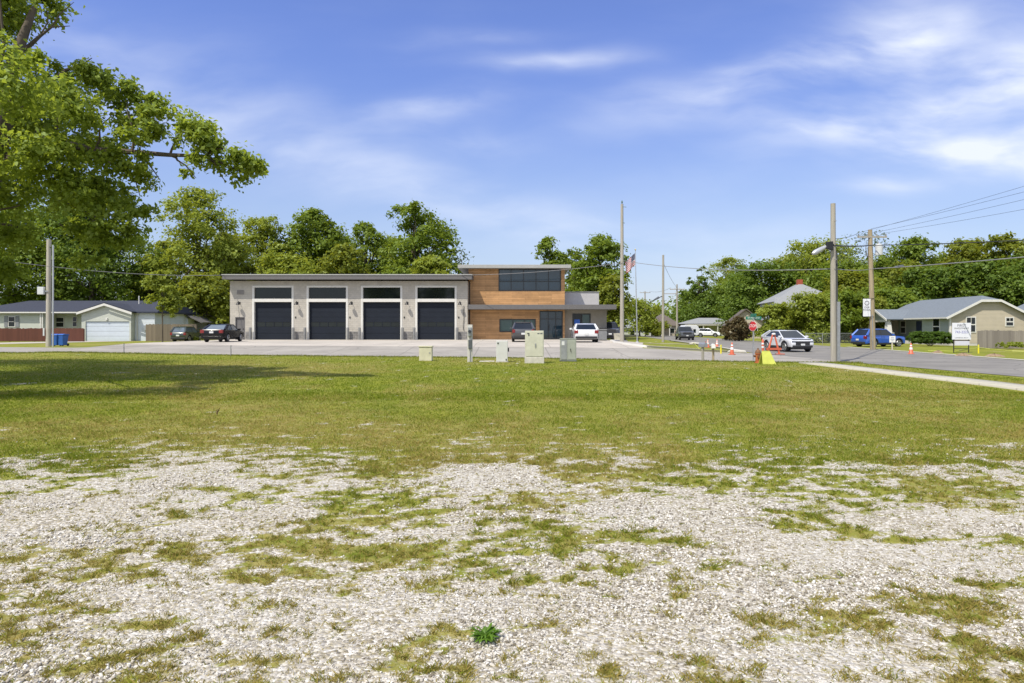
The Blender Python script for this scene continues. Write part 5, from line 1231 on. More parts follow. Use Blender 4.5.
# ------------------------------------------------------------------ poles and wires
m_pole = M('weathered_pole_grey', (.34, .315, .265), .9, 0, .16, 5, .4, 12, stretch=(3, 3, .2)); m_pole_b = M('brown_pole_wood', (.32, .26, .165), .9, 0, .2, 5, .4, 12, stretch=(3, 3, .2))
m_pole_pale = M('bleached_pole_grey', (.40, .37, .31), .9, 0, .16, 5, .4, 12, stretch=(3, 3, .2))
m_alum = M('aluminium', (.52, .53, .54), .35, .6, .06); m_wire = M('black_cable', (.02, .02, .022), .6); m_wire_g = M('grey_cable', (.22, .22, .22), .6); m_insul = M('porcelain_grey', (.30, .31, .32), .3)
m_trf = M('transformer_white', (.55, .57, .57), .4, 0, .05)
PG = 'utility poles'
def pole(label, px, Y, top, r0, r1, mat, lean=0, name='utility_pole', zoff=0):
    x = X(px, Y); z = gz(x, Y); root = empty(name, (x, Y, z - .05), 0, label, 'utility pole', PG); h = Z(top, Y) - z
    m = MB(); m.tube([(lean * t * h, 0, h * t) for t in (0, .25, .5, .75, 1)], [r0 + (r1 - r0) * t for t in (0, .25, .5, .75, 1)], 12); m.build('shaft', mat, root, smooth=True)
    return root, h, x
def crossarm(root, z, half, x0=0, ang=0, n=4, braces=True):
    c, s = math.cos(R(ang)), math.sin(R(ang)); m = MB()
    m.slab([(x0 - c * half, -s * half - .16, z - .06), (x0 + c * half, s * half - .16, z - .06), (x0 + c * half, s * half - .16, z + .06), (x0 - c * half, -s * half - .16, z + .06)], .09)
    a = m.build('crossarm', m_pole, root); 
    i = MB()
    for k in range(n): t = -1 + 2 * k / (n - 1); i.lathe([(.035, 0), (.07, .05), (.04, .1), (.06, .15), (.02, .2)], (x0 + c * half * t * .93, s * half * t * .93 - .12, z + .06), 8)
    i.build('insulators', m_insul, a)
# street light pole on the right
p1, h1, x1_ = pole('tall grey pole with a street light arm beside the sidewalk', 833.5, 34, 202.5, .145, .115, m_pole, -.003)
m = MB(); m.tube([(.15, -.06, 3.06), (.13, -.06, h1 - 2.4)], .04, 8); m.build('riser_conduit', M('pole_conduit', (.05, .055, .055), .6), p1)
m = MB(); m.box(.10, .24, -.2, -.08, .05, 3.05); m.build('conduit_cover', m_steel, p1)
za = Z(246, 34); m = MB(); m.tube([(-.05, -.1, za + .1), (-.4, -.2, za + .05), (-.55, -.25, za - .03)], .05, 8); arm = m.build('lamp_arm', m_black, p1)
m = MB(); m.slab([(-.16, -.12, za - .2), (-.52, -.24, za - .12), (-.52, -.24, za + .22), (-.16, -.12, za + .26)], .14); m.build('lamp_ballast', m_black, p1, .02)
m = MB(); q0, q1 = Vector((-.5, -.22, za - .02)), Vector((-1.22, -.4, za - .38)); m.tube([q0, q0.lerp(q1, .35), q0.lerp(q1, .8), q1], [.09, .12, .13, .07], 10); m.build('street_lamp_head', m_alum, p1, smooth=True)
m = MB(); [m.tube([(0, -.17, z), (.0, -.26, z)], .03, 6) for z in (h1 - .9, h1 - 2.0, h1 - 2.8)]; m.build('pole_hardware', m_steel, p1)
# transformer pole
p2, h2, x2_ = pole('brown pole with crossarm and white transformer and banner before the blue suv', 873, 53.5, 229, .21, .15, m_pole_b, -.024)
lt = -.024 * h2
crossarm(p2, Z(236.5, 53.5), 1.15, lt + .1, 0)
m = MB(); zt = Z(249, 53.5); m.lathe([(.20, -.42), (.27, -.4), (.27, .38), (.22, .44), (.1, .48)], (lt + .55, -.28, zt - .05), 16); tf = m.build('transformer', m_trf, p2, smooth=True)
m = MB(); m.lathe([(.04, 0), (.06, .06), (.03, .2)], (lt + .5, -.28, zt + .42), 8); m.build('bushing', m_insul, tf)
zb0, zb1 = Z(315.8, 53.5), Z(298.3, 53.5); bx1 = -.024 * zb0 - .25; bw_ = .58
m = MB(); m.box(bx1 - bw_, bx1, -.23, -.215, zb0, zb1); bn = m.build('banner', M('white_banner', (.72, .73, .76), .6, 0, .04), p2)
m = MB(); m.tube([(bx1 - bw_, -.21, zb1 + .03), (bx1 + .3, -.2, zb1 + .03)], .02, 6); m.tube([(bx1 - bw_, -.21, zb0 - .03), (bx1 + .3, -.2, zb0 - .03)], .02, 6); m.build('banner_arm', m_black, p2)
m = MB(); cx_, cz_ = bx1 - bw_ * .5, zb1 - .33
m.tube([(cx_ + .15 * math.cos(a), -.24, cz_ + .15 * math.sin(a)) for a in [i * .5236 for i in range(13)]], .014, 5)
for i in range(8): a = i * .785; m.tube([(cx_ + .15 * math.cos(a), -.24, cz_ + .15 * math.sin(a)), (cx_ + .2 * math.cos(a), -.24, cz_ + .2 * math.sin(a))], .014, 5)
m.build('emblem', M('banner_ink', (.10, .09, .12), .6), bn)
ink = M('dark_lettering', (.06, .06, .075), .6)
text_mesh('lettering', 'OUR\nTOWN', .21, ink, bn, (cx_, -.236, cz_ - .45), (R(90), 0, 0), .003, .95)
m = MB(); m.tube([(-.1, -.2, 0), (-.16, -.2, 2.8)], .03, 6); m.build('ground_wire_guard', m_steel, p2)
# tall bare pole in front of the canopy
p3, h3, x3_ = pole('tallest bare pole at the grass corner right of the station', 622, 60, 203.5, .19, .12, m_pole, 0)
m = MB(); m.lathe([(.05, 0), (.08, .1), (.05, .25)], (.0, 0, h3 + .05), 8); m.tube([(0, -.1, h3 - .25), (.35, -.2, h3 - .3)], .025, 6); m.tube([(0, .1, h3 - 1.6), (.2, -.2, h3 - 1.7)], .03, 6); m.build('pole_hardware', M('green_grey_fitting', (.10, .16, .13), .5), p3)
p4, h4, x4_ = pole('slim bare grey pole between flagpole and road', 663, 82, 254.5, .17, .12, m_pole, .002)
z = Z(298, 82); m = MB(); m.tube([(0, 0, z + .3), (-1.0, -.4, z - .1), (-2.0, -.8, z - .65)], [.05, .04, .035], 8); la = m.build('lamp_arm', m_black, p4); 
m = MB(); m.tube([(-.55, -.22, z + .12), (-1.15, -.42, z - .2)], [.14, .09], 8); m.build('street_lamp_head', m_dkgrey, p4, smooth=True)
p5, h5, x5_ = pole('far pole with crossarm behind the grey pickup', 677, 108, 284, .17, .11, m_pole, 0); crossarm(p5, Z(289, 108), 1.15); m = MB(); m.slab([(-2.0, -.12, Z(293.5, 108) - .05), (-.02, -.12, Z(293.5, 108) - .05), (-.02, -.12, Z(293.5, 108) + .06), (-2.0, -.12, Z(293.5, 108) + .06)], .08); m.build('side_arm', m_pole, p5)
p6, h6, x6_ = pole('most distant pole with crossarm seen left of the slim bare pole', 645, 150, 291, .18, .13, m_pole, 0); crossarm(p6, Z(292.5, 150), 1.15)
# pole on the left with white box and conduit
p7, h7, x7_ = pole('pale pole with white box and tall conduit beside the blue bins', 48.5, 53, 239, .19, .16, m_pole_pale, .004)
m = MB(); m.tube([(.42, -.12, 0), (.44, -.12, Z(244, 53) - .3)], .06, 8); m.build('riser_conduit', m_alum, p7)
zq0, zq1 = Z(294, 53) - .25, Z(286.5, 53) - .25; m = MB(); m.box(-.66, -.16, -.34, -.1, zq0, zq1); m.build('white_box', m_trf, p7, .02); m = MB(); m.box(-.2, .1, -.24, -.2, zq0 + .2, zq0 + .3); m.build('bracket', m_steel, p7)
m = MB(); m.box(-.26, -.16, -.26, -.18, .9, 1.5); m.build('meter_box', m_trf, p7)
# wires
WG = 'overhead wires'
def wire(label, a, b, sag, r, mat, n=24, name='overhead_wire'):
    a, b = Vector(a), Vector(b); root = None
    m = MB(); pts = [a.lerp(b, i / n) - Vector((0, 0, sag * 4 * (i / n) * (1 - i / n))) for i in range(n + 1)]
    o = Vector(a); m.tube([p - o for p in pts], r, 5); w = m.build(name, mat, None); w.location = o
    return tag(w, label, 'wire', WG)
stn = (-27.3, 65.2, Z(275.5, 65.2) + .05); pl = (x7_ + .05, 49.8, Z(263, 50)); p3c = (x3_, 59.8, Z(263, 60)); p3d = (x3_ + .1, 59.8, Z(261, 60))
wire('thin service wire from the left pole to the station roof', pl, stn, .35, .022, m_wire_g)
wire('thin wire leaving the left edge towards the left pole', (-60, 42, 6.2), pl, .3, .022, m_wire_g)
wire('thin wire across the cedar block from the station to the tallest pole', (-5.0, 65.1, 6.75), p3c, .25, .02, m_wire_g)
p1a = (x1_, 33.85, Z(269, 34)); p2a = (x2_ + lt * .6, 53.3, Z(269, 53.5))
wire('grey cable from the tallest pole to the street light pole', p3d, p1a, .35, .022, m_wire_g)
wire('grey cable between street light pole and transformer pole', p1a, p2a, .1, .022, m_wire_g)
nx = 32.5; ny = 21.0
def at(px, row, Yw=None): return None
wire('lower grey cable bundle from the transformer pole to the right edge', p2a, (nx, ny, Z(176, ny) - .6), .25, .034, m_wire_g)
m = MB(); m.tube([(0, 0, 0), (.35, -.5, .06)], .09, 8); sp = m.build('cable_splice', m_dkgrey, None); sp.location = (p2a[0] + .85, p2a[1] - 1.6, p2a[2] - .02); tag(sp, 'dark splice case hanging on the lower cable by the transformer pole', 'splice case')
p1b = (x1_, 33.85, Z(246, 34)); p2b = (x2_ + lt * .75, 53.3, Z(245.5, 53.5))
wire('thick black cable between street light pole and transformer pole', p1b, p2b, .05, .04, m_wire)
wire('thick black cable from the transformer pole to the right edge', p2b, (nx, ny, Z(195, ny)), .35, .032, m_wire)
for k, (dx, row, nm) in enumerate(((-1.0, 24, 'highest'), (.1, 66, 'middle'), (1.1, 100, 'lowest'))):
    wire(f'{nm} of the thin primary wires fanning from the crossarm to the upper right', (x2_ + lt + dx, 53.35, Z(234.5, 53.5) + .1), (nx + dx * .4, ny, Z(row - 6, ny)), .25, .009, m_wire)
wire('second highest thin primary wire fanning from the pole top to the upper right', (x2_ + lt, 53.4, Z(229, 53.5)), (nx, ny, Z(40, ny) - .05), .25, .009, m_wire)
wire('thin wire from the pole top to the street light pole', (x2_ + lt - 1.0, 53.35, Z(234.5, 53.5) + .1), (x1_, 33.9, Z(239, 34)), .1, .014, m_wire)
wire('thin wire between the slim bare pole and the far crossarm', (x4_, 82, Z(262, 82)), (x5_, 108, Z(289, 108) + .2), .3, .02, m_wire_g)
wire('thin wire running to the most distant crossarm', (x5_ - 1.0, 108, Z(289, 108) + .2), (x6_ + 1, 150, Z(292, 150) + .2), .4, .025, m_wire_g)

# ------------------------------------------------------------------ flag, signs, hydrant, cones and the rest of the roadside
def flag():
    Y = 74.0; x = X(637.2, Y); z = gz(x, Y)
    root = empty('flagpole', (x, Y, z), 0, 'white flagpole on the grass corner by the road', 'flagpole'); h = Z(250.5, Y) - z
    m = MB(); m.tube([(0, 0, 0), (-.10, 0, h * .5), (-.2, 0, h)], [.075, .055, .035], 10); m.build('shaft', m_alum, root, smooth=True)
    m = MB(); m.lathe([(.03, 0), (.08, .04), (.09, .09), (.06, .15), (.01, .17)], (-.2, 0, h), 10); m.build('finial', M('gold_ball', (.6, .45, .12), .25, .8), root, smooth=True)
    m = MB(); m.lathe([(.22, 0), (.2, .06), (.1, .12)], (0, 0, 0), 12); m.build('base_collar', m_alum, root)
    mt, t, p = newmat('striped_flag_cloth')
    fx = t.new('ShaderNodeAttribute', attribute_name='fx').outputs['Fac']; fz = t.new('ShaderNodeAttribute', attribute_name='fz').outputs['Fac']
    st = t.math('MODULO', t.math('FLOOR', t.math('MULTIPLY', fz, 12.999)), 2.0)
    stripes = t.mix(st, (.36, .015, .022), (.60, .59, .58))
    cant = t.math('MULTIPLY', t.math('LESS_THAN', fx, .4), t.math('GREATER_THAN', t.math('ADD', fz, .0), 1 - 7 / 13))
    u = t.math('SUBTRACT', t.math('FRACT', t.math('MULTIPLY', fx, 15.0)), .5); v = t.math('SUBTRACT', t.math('FRACT', t.math('MULTIPLY', fz, 9.3)), .5)
    dot = t.math('LESS_THAN', t.math('ADD', t.math('MULTIPLY', u, u), t.math('MULTIPLY', v, v)), .07)
    t.l.new(t.mix(cant, stripes, t.mix(dot, (.016, .022, .085), (.55, .55, .58))), p.inputs['Base Color']); p.inputs['Roughness'].default_value = .8
    na, nb_ = 36, 26; V = []; A = []; B = []
    hz, L = 1.25, 2.05
    for i in range(na + 1):
        s = i / na
        for j in range(nb_ + 1):
            q = j / nb_
            w = .10 * math.sin(s * 9 + q * 2.0) * s ** .6
            V.append((-s * L * .50 - .12 * s * q, w - s * .35, -(1 - q) * hz * (1 - .05 * s) - s * L * .52 + .05 * math.sin(s * 7))); A.append(s); B.append(q)
    ii = np.arange((na + 1) * (nb_ + 1)).reshape(na + 1, nb_ + 1); f = np.stack([ii[:-1, :-1].ravel(), ii[1:, :-1].ravel(), ii[1:, 1:].ravel(), ii[:-1, 1:].ravel()], 1)
    fl = mesh_np('flag', V, f, mt, None, True, {'fx': A, 'fz': B}); fl.location = (x - .24, Y, z + h - .3); tag(fl, 'striped flag with starred blue corner drooping from the flagpole', 'flag')
flag()
m_orange = M('orange_plastic', (.54, .12, .055), .45, 0, .08); m_refl = M('white_reflective', (.72, .72, .70), .4, 0, .04); m_lime = M('lime_yellow_vinyl', (.50, .53, .09), .45, 0, .1, 5); m_rubber = M('black_rubber_base', (.03, .03, .03), .8)
def cone(label, px, row, h=.72, Y=None):
    Y = Y or F * H / (row - HZ); x = X(px, Y); root = empty('traffic_cone', (x, Y, gz(x, Y) + .02), random.random(), label, 'traffic cone', 'traffic cones around the roadworks')
    MB().box(-.18, .18, -.18, .18, 0, .035).build('base', m_orange, root, .01)
    MB().lathe([(.15, .036), (.135, .05), (.035, h), (.025, h + .01)], n=14).build('body', m_orange, root, smooth=True)
    rr = lambda z: .137 - (z - .05) / (h - .05) * .10
    for a, b in ((.42, .62), (.72, .84)):
        MB().lathe([(rr(a * h) + .004, a * h), (rr(b * h) + .004, b * h)], n=14).build('white_band', m_refl, root, smooth=True)
cone('orange cone nearest the left of the roadworks behind the mailboxes', 707.8, 347.8); cone('orange cone between the mailbox and the yellow post', 717, 348); cone('orange cone standing on the junction concrete in the middle', 732, 355.4, .75); cone('orange cone by the kerb in front of the beige house', 911, 354.3, .7)
def roadside():
    # street name and stop sign
    Y = 36.0; x = X(753.4, Y); z = gz(x, Y)
    r = empty('stop_sign', (x, Y, z), 0, 'red stop sign under green street name blades', 'stop sign'); top = Z(316, Y) - z
    MB().box(-.03, .03, -.03, .03, 0, top - .1).build('post', m_steel, r)
    zc = Z(326, Y) - z; R_ = .28; ang = R(-60)
    oc = [(R_ * math.cos(R(22.5 + 45 * k)), R_ * math.sin(R(22.5 + 45 * k))) for k in range(8)]
    m = MB(); m.prism(oc, -.05, -.043, 'y'); p = m.build('sign_plate', M('white_sign_border', (.68, .67, .66), .4, 0, .03), r); p.location = (0, 0, zc); p.rotation_euler = (0, 0, ang)
    m = MB(); m.prism([(a * .93, b * .93) for a, b in oc], -.058, -.052, 'y'); f = m.build('red_face', M('stop_red', (.46, .025, .03), .4, 0, .06), p)
    text_mesh('lettering', 'STOP', .215, m_refl, p, (0, -.060, 0), (R(90), 0, 0), .002, .9)
    m = MB(); m.box(-.40, .42, -.012, .012, top - .19, top - .02); b = m.build('street_name_blade', M('sign_green', (.012, .16, .105), .4, 0, .05), r)
    text_mesh('lettering', 'W MAPLE ST', .125, m_refl, b, (.01, -.0145, top - .105), (R(90), 0, 0), .002, .92)
    m = MB(); m.box(-.012, .012, -.4, .4, top - .015, top + .13); m.build('cross_street_blade', M('sign_green_b', (.012, .16, .105), .4, 0, .05), r)
    # hydrant
    Y = F * H / (363 - HZ); x = X(758, Y); r = empty('fire_hydrant', (x, Y, gz(x, Y)), 0, 'rusty orange fire hydrant beside the lime yellow folded sign', 'fire hydrant')
    mh = M('rusty_orange_iron', (.42, .12, .035), .6, 0, .35, 6); mh2 = M('brown_iron', (.16, .075, .03), .7, 0, .3, 6)
    MB().lathe([(.17, 0), (.17, .04), (.12, .05), (.12, .42), (.15, .43), (.15, .47)], n=16).build('barrel', mh, r, smooth=True)
    MB().lathe([(.14, .472), (.13, .55), (.09, .63), (.04, .66), (.035, .72), (.01, .73)], n=16).build('bonnet', mh2, r, smooth=True)
    m = MB(); m.tube([(-.21, 0, .34), (.21, 0, .34)], .055, 10); m.tube([(0, 0, .32), (0, -.2, .32)], .075, 12); m.build('outlets', mh2, r, smooth=True)
    # lime folded sign lying as a tent
    Y = F * H / (364 - HZ); x = X(767, Y); r = empty('folded_sign', (x, Y, gz(x, Y)), R(5), 'lime yellow folded floor sign beside the hydrant', 'folded sign')
    m = MB(); m.slab([(-.32, -.24, 0), (.34, -.24, 0), (.14, -.02, .60), (-.26, -.02, .60)], .025); m.build('front_panel', m_lime, r, .006)
    m = MB(); m.slab([(-.26, .0, .59), (.14, .0, .59), (.34, .24, 0), (-.32, .24, 0)], .025); m.build('back_panel', m_lime, r, .006)
    m = MB(); m.slab([(-.26, -.03, .6), (.14, -.03, .6), (.14, .02, .62), (-.26, .02, .62)], .02); m.build('hinge', m_lime, r)
    # a frame barricade and channeliser
    Y = 43.5; x = X(774, Y); z = gz(x, Y) + .02; r = empty('barricade', (x, Y, z), R(8), 'orange a frame barricade in front of the white crossover', 'barricade'); s = F / Y
    tp = 20 / s
    for sx in (-1, 1):
        m = MB(); m.tube([(-.04 + .06 * sx, -.02, tp), (-.10 + .40 * sx, -.1, .05)], [.045, .07], 8); m.build('leg', m_orange, r, smooth=True)
    m = MB(); m.lathe([(.05, 0), (.12, .03), (.12, .1), (.05, .13)], (-.03, -.02, tp - .04), 12); m.build('white_cap', m_refl, r, smooth=True)
    MB().box(-.55, .42, -.16, -.05, .28, .42).build('crossbar', m_orange, r)
    MB().box(.1, .62, -.25, .1, 0, .05).build('foot', m_orange, r, .01); MB().box(-.75, -.25, -.25, .1, 0, .05).build('foot', m_orange, r, .01)
    Y = 42.5; x = X(762.8, Y); r = empty('channelizer', (x, Y, gz(x, Y) + .02), 0, 'slim orange channelizer post left of the barricade', 'channelizer'); 
    MB().lathe([(.06, .04), (.075, .5), (.07, .92), (.03, .98)], n=12).build('post', m_orange, r, smooth=True); MB().lathe([(.2, 0), (.2, .03), (.1, .05)], n=12).build('base', m_rubber, r)
    for a in (.45, .66): MB().lathe([(.081, a), (.081, a + .1)], n=12).build('white_band', m_refl, r, smooth=True)
    # yellow marker posts
    for px, row, lab in ((721, 354.6, 'yellow marker post at the roadworks next to the mailboxes'), (978.5, 353.4, 'yellow marker post by the grey privacy fence')):
        Y = F * H / (row - HZ); x = X(px, Y); r = empty('marker_post', (x, Y, gz(x, Y)), 0, lab, 'marker post', 'yellow marker posts'); MB().lathe([(.05, 0), (.05, .5), (.045, .56), (.02, .58)], n=10).build('post', M('yellow_marker', (.72, .62, .02), .5, 0, .05), r, smooth=True); MB().lathe([(.054, .40), (.054, .48)], n=10).build('band', m_lime, r)
    # mailboxes
    for k, (px, mm, lab, hh) in enumerate(((702.8, m_steel, 'grey mailbox on a wooden post left of its white neighbour', .72), (713.2, m_refl, 'white mailbox on a darker wooden post', .66))):
        Y = F * H / (361.2 - HZ); x = X(px, Y); r = empty('mailbox', (x, Y, gz(x, Y)), R(18 - 30 * k), lab, 'mailbox', 'mailboxes at the street corner')
        MB().box(-.055, .055, -.055, .055, -.05, hh).build('post', m_pole if k == 0 else m_pole_b, r, .006)
        pr = [(-.1, 0), (.1, 0), (.1, .13)] + [(.1 * math.cos(a), .13 + .1 * math.sin(a)) for a in [i * math.pi / 8 for i in range(1, 8)]] + [(-.1, .13)]
        m = MB(); m.prism([(a, b + hh + .004) for a, b in pr], -.28, .24, 'y'); bx = m.build('mailbox_body', mm, r, smooth=True)
        m = MB(); m.prism([(a * .96, b * .96 + hh + .01) for a, b in pr], -.295, -.283, 'y'); m.build('door', mm, bx); m = MB(); m.box(.102, .115, -.1, -.07, hh + .12, hh + .3); m.build('red_flag', m_red, bx)
    # broken kerb and dirt of the roadworks
    for px, row, w, lab in ((737, 353.2, 1.3, 'pale broken concrete kerb piece lying at the roadworks'), (695, 344.5, 1.2, 'pale kerb piece farther back at the roadworks')):
        Y = F * H / (row - HZ); x = X(px, Y); r = empty('concrete_rubble', (x, Y, gz(x, Y) + .03), R(-20), lab, 'rubble', 'broken kerb pieces'); 
        m = MB(); m.prism([(-w / 2, 0), (w / 2, 0), (w / 2 - .15, .16), (-w / 4, .22), (-w / 2 + .1, .12)], -.25, .2, 'y'); m.build('chunk', m_conc, r, .03)
    for px, row, w, lab in ((963, 356, .75, 'reddish dirt mound under the white yard sign'), (994, 356.5, .7, 'stony dirt mound left of the right edge'), (938, 353, .5, 'small pale dirt mound left of the yard sign')):
        Y = F * H / (row - HZ); x = X(px, Y); V = []; 
        for i in range(9):
            for j in range(24):
                q = i / 8; a = j / 24 * 6.2832; rr = w * q * (.75 + .4 * vnoise(np.array(math.cos(a) * 2 + px), np.array(math.sin(a) * 2 + 5))); V.append((rr * math.cos(a), rr * .5 * math.sin(a), .17 * (1 - q ** 1.6) * (.7 + .6 * random.random()) - .02 * q))
        f = [(i * 24 + j, i * 24 + (j + 1) % 24, (i + 1) * 24 + (j + 1) % 24, (i + 1) * 24 + j) for i in range(8) for j in range(24)]
        o = mesh_np('dirt_mound', V, f, M('dug_soil', (.24, .17, .11), .95, 0, .35, 8, .6), None); o.location = (x, Y, gz(x, Y) - .01); tag(o, lab, 'dirt mound', 'dirt mounds along the kerb')
    # caution tape along the far kerb
    m = MB(); pts = [(X(928, 48.5), 48.5, .1), (X(955, 48.2), 48.2, .05), (X(979, 45.8), 45.8, .38), (X(1012, 47), 47, .12), (X(1040, 46), 46, .1)]; o0 = Vector(pts[0]); m.tube([Vector(p) - o0 for p in pts], .02, 4); o = m.build('caution_tape', m_lime, None); o.location = o0; tag(o, 'yellow caution tape strung along the verge past the yard sign', 'caution tape')
    m = MB(); pts = [(X(690, 58), 58, .15), (X(694, 55), 55, .5), (X(700, 50), 50, .12), (X(704, 47), 47, .55)]; o0 = Vector(pts[0]); m.tube([Vector(p) - o0 for p in pts], .02, 4); o = m.build('caution_tape', m_lime, None); o.location = o0; tag(o, 'loose yellow caution tape on the grass corner left of the cones', 'caution tape')
    # yard sign
    Y = 46.8; s = F / Y; x = X(961.5, Y); z = gz(x, Y); r = empty('yard_sign', (x, Y, z), R(-6), 'large white real estate yard sign with a smaller rider below', 'yard sign')
    w = 17.6 / s; z0, z1 = Z(339.5, Y) - z, Z(322.8, Y) - z
    m = MB(); m.box(-w / 2, w / 2, -.02, .02, z0, z1); b = m.build('sign_board', M('white_sign_face', (.68, .69, .76), .5, 0, .03), r)
    yy = -.023; zc = (z0 + z1) / 2; hh = z1 - z0
    text_mesh('lettering', 'FIRST', .24, ink, b, (0, yy, z1 - hh * .17), (R(90), 0, 0), .002, 1.0); text_mesh('lettering', 'INVESTMENT', .165, ink, b, (0, yy, z1 - hh * .34), (R(90), 0, 0), .002, .98)
    text_mesh('phone_number', '743-2223', .24, M('blue_violet_ink', (.13, .13, .42), .5), b, (0, yy, z1 - hh * .56), (R(90), 0, 0), .002, .95); text_mesh('small_print', 'COMMERCIAL REALTY', .085, ink, b, (0, yy, z0 + hh * .1), (R(90), 0, 0), .002, 1.0)
    m = MB(); m.box(-w * .36, w * .42, -.02, .02, Z(345, Y) - z, Z(341, Y) - z); m.build('rider_board', M('pale_violet_board', (.56, .56, .64), .5, 0, .05), r)
    for sx in (-1, 1): MB().box(sx * w * .40 - .025, sx * w * .40 + .025, .022, .062, -.1, z1).build('leg', m_black, r)
    m = MB(); m.box(-w * .37, w * .37, .03, .06, Z(349, Y) - z, Z(349, Y) - z + .04); m.box(-w * .45, w * .45, .022, .06, z0 - .09, z0 - .03); m.build('cross_rail', m_black, r)
    # small white sign before the blue suv
    Y = 53.2; x = X(892.3, Y); z = gz(x, Y); r = empty('small_sign', (x, Y, z), R(-8), 'small white sign on a pale wooden stake in front of the blue suv', 'small sign'); MB().box(-.05, .05, 0, .06, -.05, .98).build('stake', M('pale_stake', (.5, .46, .34), .8), r); m = MB(); m.box(-.22, .22, -.025, -.003, Z(342.4, Y) - z, Z(336, Y) - z); b = m.build('sign_board', m_refl, r)
    m = MB(); zc = Z(339.2, Y) - z; m.box(-.12, .12, -.03, -.027, zc + .08, zc + .14); m.box(-.14, .14, -.03, -.027, zc - .05, zc + .0); m.box(-.08, .08, -.03, -.027, zc - .15, zc - .1); m.build('print_lines', M('pale_print', (.30, .32, .42), .5), b)
    # blue recycling bins
    for k, (px, lab) in enumerate(((55.4, 'blue wheeled bin right beside the left pole'), (62.6, 'blue wheeled bin standing right of its twin'))):
        Y = 54.5 + .1 * k; x = X(px, Y); r = empty('wheeled_bin', (x, Y, gz(x, Y) + .015), R(6 - 10 * k), lab, 'wheeled bin', 'blue bins by the left pole'); mb_ = M('blue_bin_plastic', (.025, .115, .42), .45, 0, .08)
        m = MB(); m.add([(-.22, -.25, .06), (.22, -.25, .06), (.22, .22, .06), (-.22, .22, .06), (-.28, -.34, .86), (.28, -.34, .86), (.28, .32, .86), (-.28, .32, .86)], [(3, 2, 1, 0), (4, 5, 6, 7), (0, 1, 5, 4), (1, 2, 6, 5), (2, 3, 7, 6), (3, 0, 4, 7)]); m.build('bin_body', mb_, r, .02)
        m = MB(); m.prism([(-.38, .865), (.36, .865), (.34, .93), (-.1, .97), (-.36, .9)], -.3, .3, 'x'); m.build('lid', mb_, r, .01); m = MB(); m.tube([(-.26, .3, .1), (-.19, .3, .1)], .1, 12); m.build('wheel', m_rubber, r); m = MB(); m.tube([(.19, .3, .1), (.26, .3, .1)], .1, 12); m.build('wheel', m_rubber, r); m = MB(); m.tube([(-.25, .42, .9), (.25, .42, .9)], .02, 6); m.tube([(-.25, .32, .86), (-.25, .42, .9)], .02, 6); m.tube([(.25, .32, .86), (.25, .42, .9)], .02, 6); m.build('handle', mb_, r)
    # grey litter bin, beige planter, low bench
    Y = 62; x = X(602, Y); r = empty('litter_bin', (x, Y, gz(x, Y) + .03), 0, 'square slatted grey litter bin between white suv and black pickup', 'litter bin'); MB().box(-.38, .38, -.35, .35, 0, .9).build('bin_body', m_bollard, r, .02)
    m = MB(); [m.box(q, q + .05, -.375, -.352, .08, .82) for q in [-.34 + .11 * i for i in range(7)]]; m.build('slats', m_steel, r); MB().box(-.42, .42, -.39, .39, .902, 1.0).build('lid', m_bollard, r, .03)
    Y = 64; x = X(617.2, Y); r = empty('planter', (x, Y, gz(x, Y) + .02), 0, 'square beige planter behind the tallest bare pole', 'planter'); m = MB(); m.add([(-.24, -.24, 0), (.24, -.24, 0), (.24, .24, 0), (-.24, .24, 0), (-.3, -.3, .7), (.3, -.3, .7), (.3, .3, .7), (-.3, .3, .7)], [(3, 2, 1, 0), (4, 5, 6, 7), (0, 1, 5, 4), (1, 2, 6, 5), (2, 3, 7, 6), (3, 0, 4, 7)]); m.build('pot', M('beige_planter', (.48, .45, .36), .8), r, .03); MB().box(-.27, .27, -.27, .27, .702, .72).build('soil', M('planter_soil', (.06, .04, .03), .95), r)
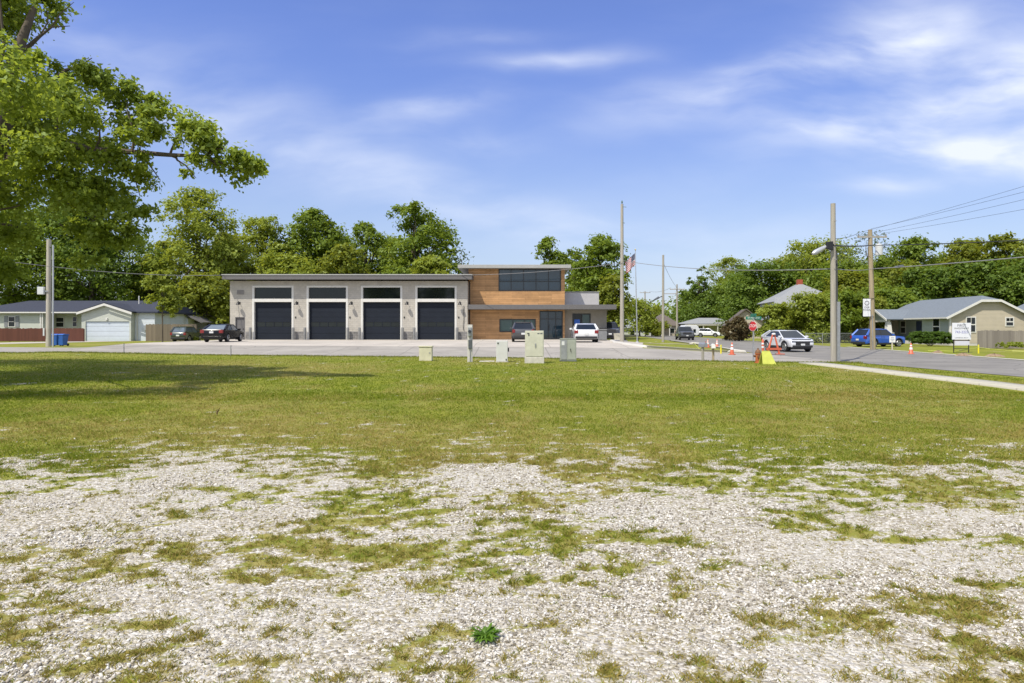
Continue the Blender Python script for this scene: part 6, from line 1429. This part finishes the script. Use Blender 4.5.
    Y = 76; x = X(631.5, Y); r = empty('park_bench', (x, Y, gz(x, Y) + .02), R(4), 'low dark bench on the grass by the flagpole foot', 'bench'); m = MB(); [m.box(-.85, .85, q, q + .1, .42, .46) for q in (-.2, -.08, .04)]; m.build('seat', m_bronze, r); m = MB(); [m.box(-.85, .85, .2, .23, q, q + .1) for q in (.55, .68)]; m.build('backrest', m_bronze, r)
    for sx in (-.7, .7): m = MB(); m.box(sx - .04, sx + .04, -.2, -.14, 0, .418); m.box(sx - .04, sx + .04, .235, .28, 0, .8); m.box(sx - .04, sx + .04, -.138, .232, .36, .418); m.build('leg', m_black, r)
    # reflector stakes along the lawn edge
    for k, (px, row, h) in enumerate(((124, 355, .62), (231, 356.2, .62))):
        Y = F * (H - .03) / (row - HZ); x = X(px, Y); r = empty('marker_stake', (x, Y, gz(x, Y)), 0, ('thin grey marker stake at the lawn edge before the garage door', 'thin grey marker stake at the lawn edge left of the station')[k], 'marker stake', 'marker stakes along the lawn edge'); MB().lathe([(.022, -.05), (.022, h), (.01, h + .02)], n=8).build('rod', m_dkgrey, r); MB().box(-.03, .03, -.03, -.023, h - .2, h - .06).build('reflector', m_steel, r)
    # chain link fence behind the blue suv
    Y = 70; xa, xb = X(806, Y), X(872, Y); r = empty('chain_link_fence', (xa, Y, 0), 0, 'low chain link fence in front of the big shrubs', 'fence'); L = xb - xa; hF = 1.15
    for i in range(5): MB().tube([(L * i / 4, 0, -.05), (L * i / 4, 0, hF + .05)], .03, 8).build('post', m_steel, r)
    MB().tube([(0, 0, hF), (L, 0, hF)], .022, 6).build('top_rail', m_steel, r); m = MB(); st = .16; n = int(L / st)
    for i in range(-7, n): 
        for sg in (1, -1):
            xs0 = i * st; pts = []
            q0, q1 = (xs0, xs0 + hF) if sg > 0 else (xs0 + hF, xs0)
            za_, zb_ = .03, hF; 
            def cl(xa_, za2, xb_, zb2):
                if min(xa_, xb_) < 0 or max(xa_, xb_) > L: return None
                return ((xa_, 0, za2), (xb_, 0, zb2))
            s_ = cl(q0, za_, q1, zb_)
            if s_: m.tube(s_, .006, 3, False)
    m.build('wire_mesh', m_steel, r)
roadside()
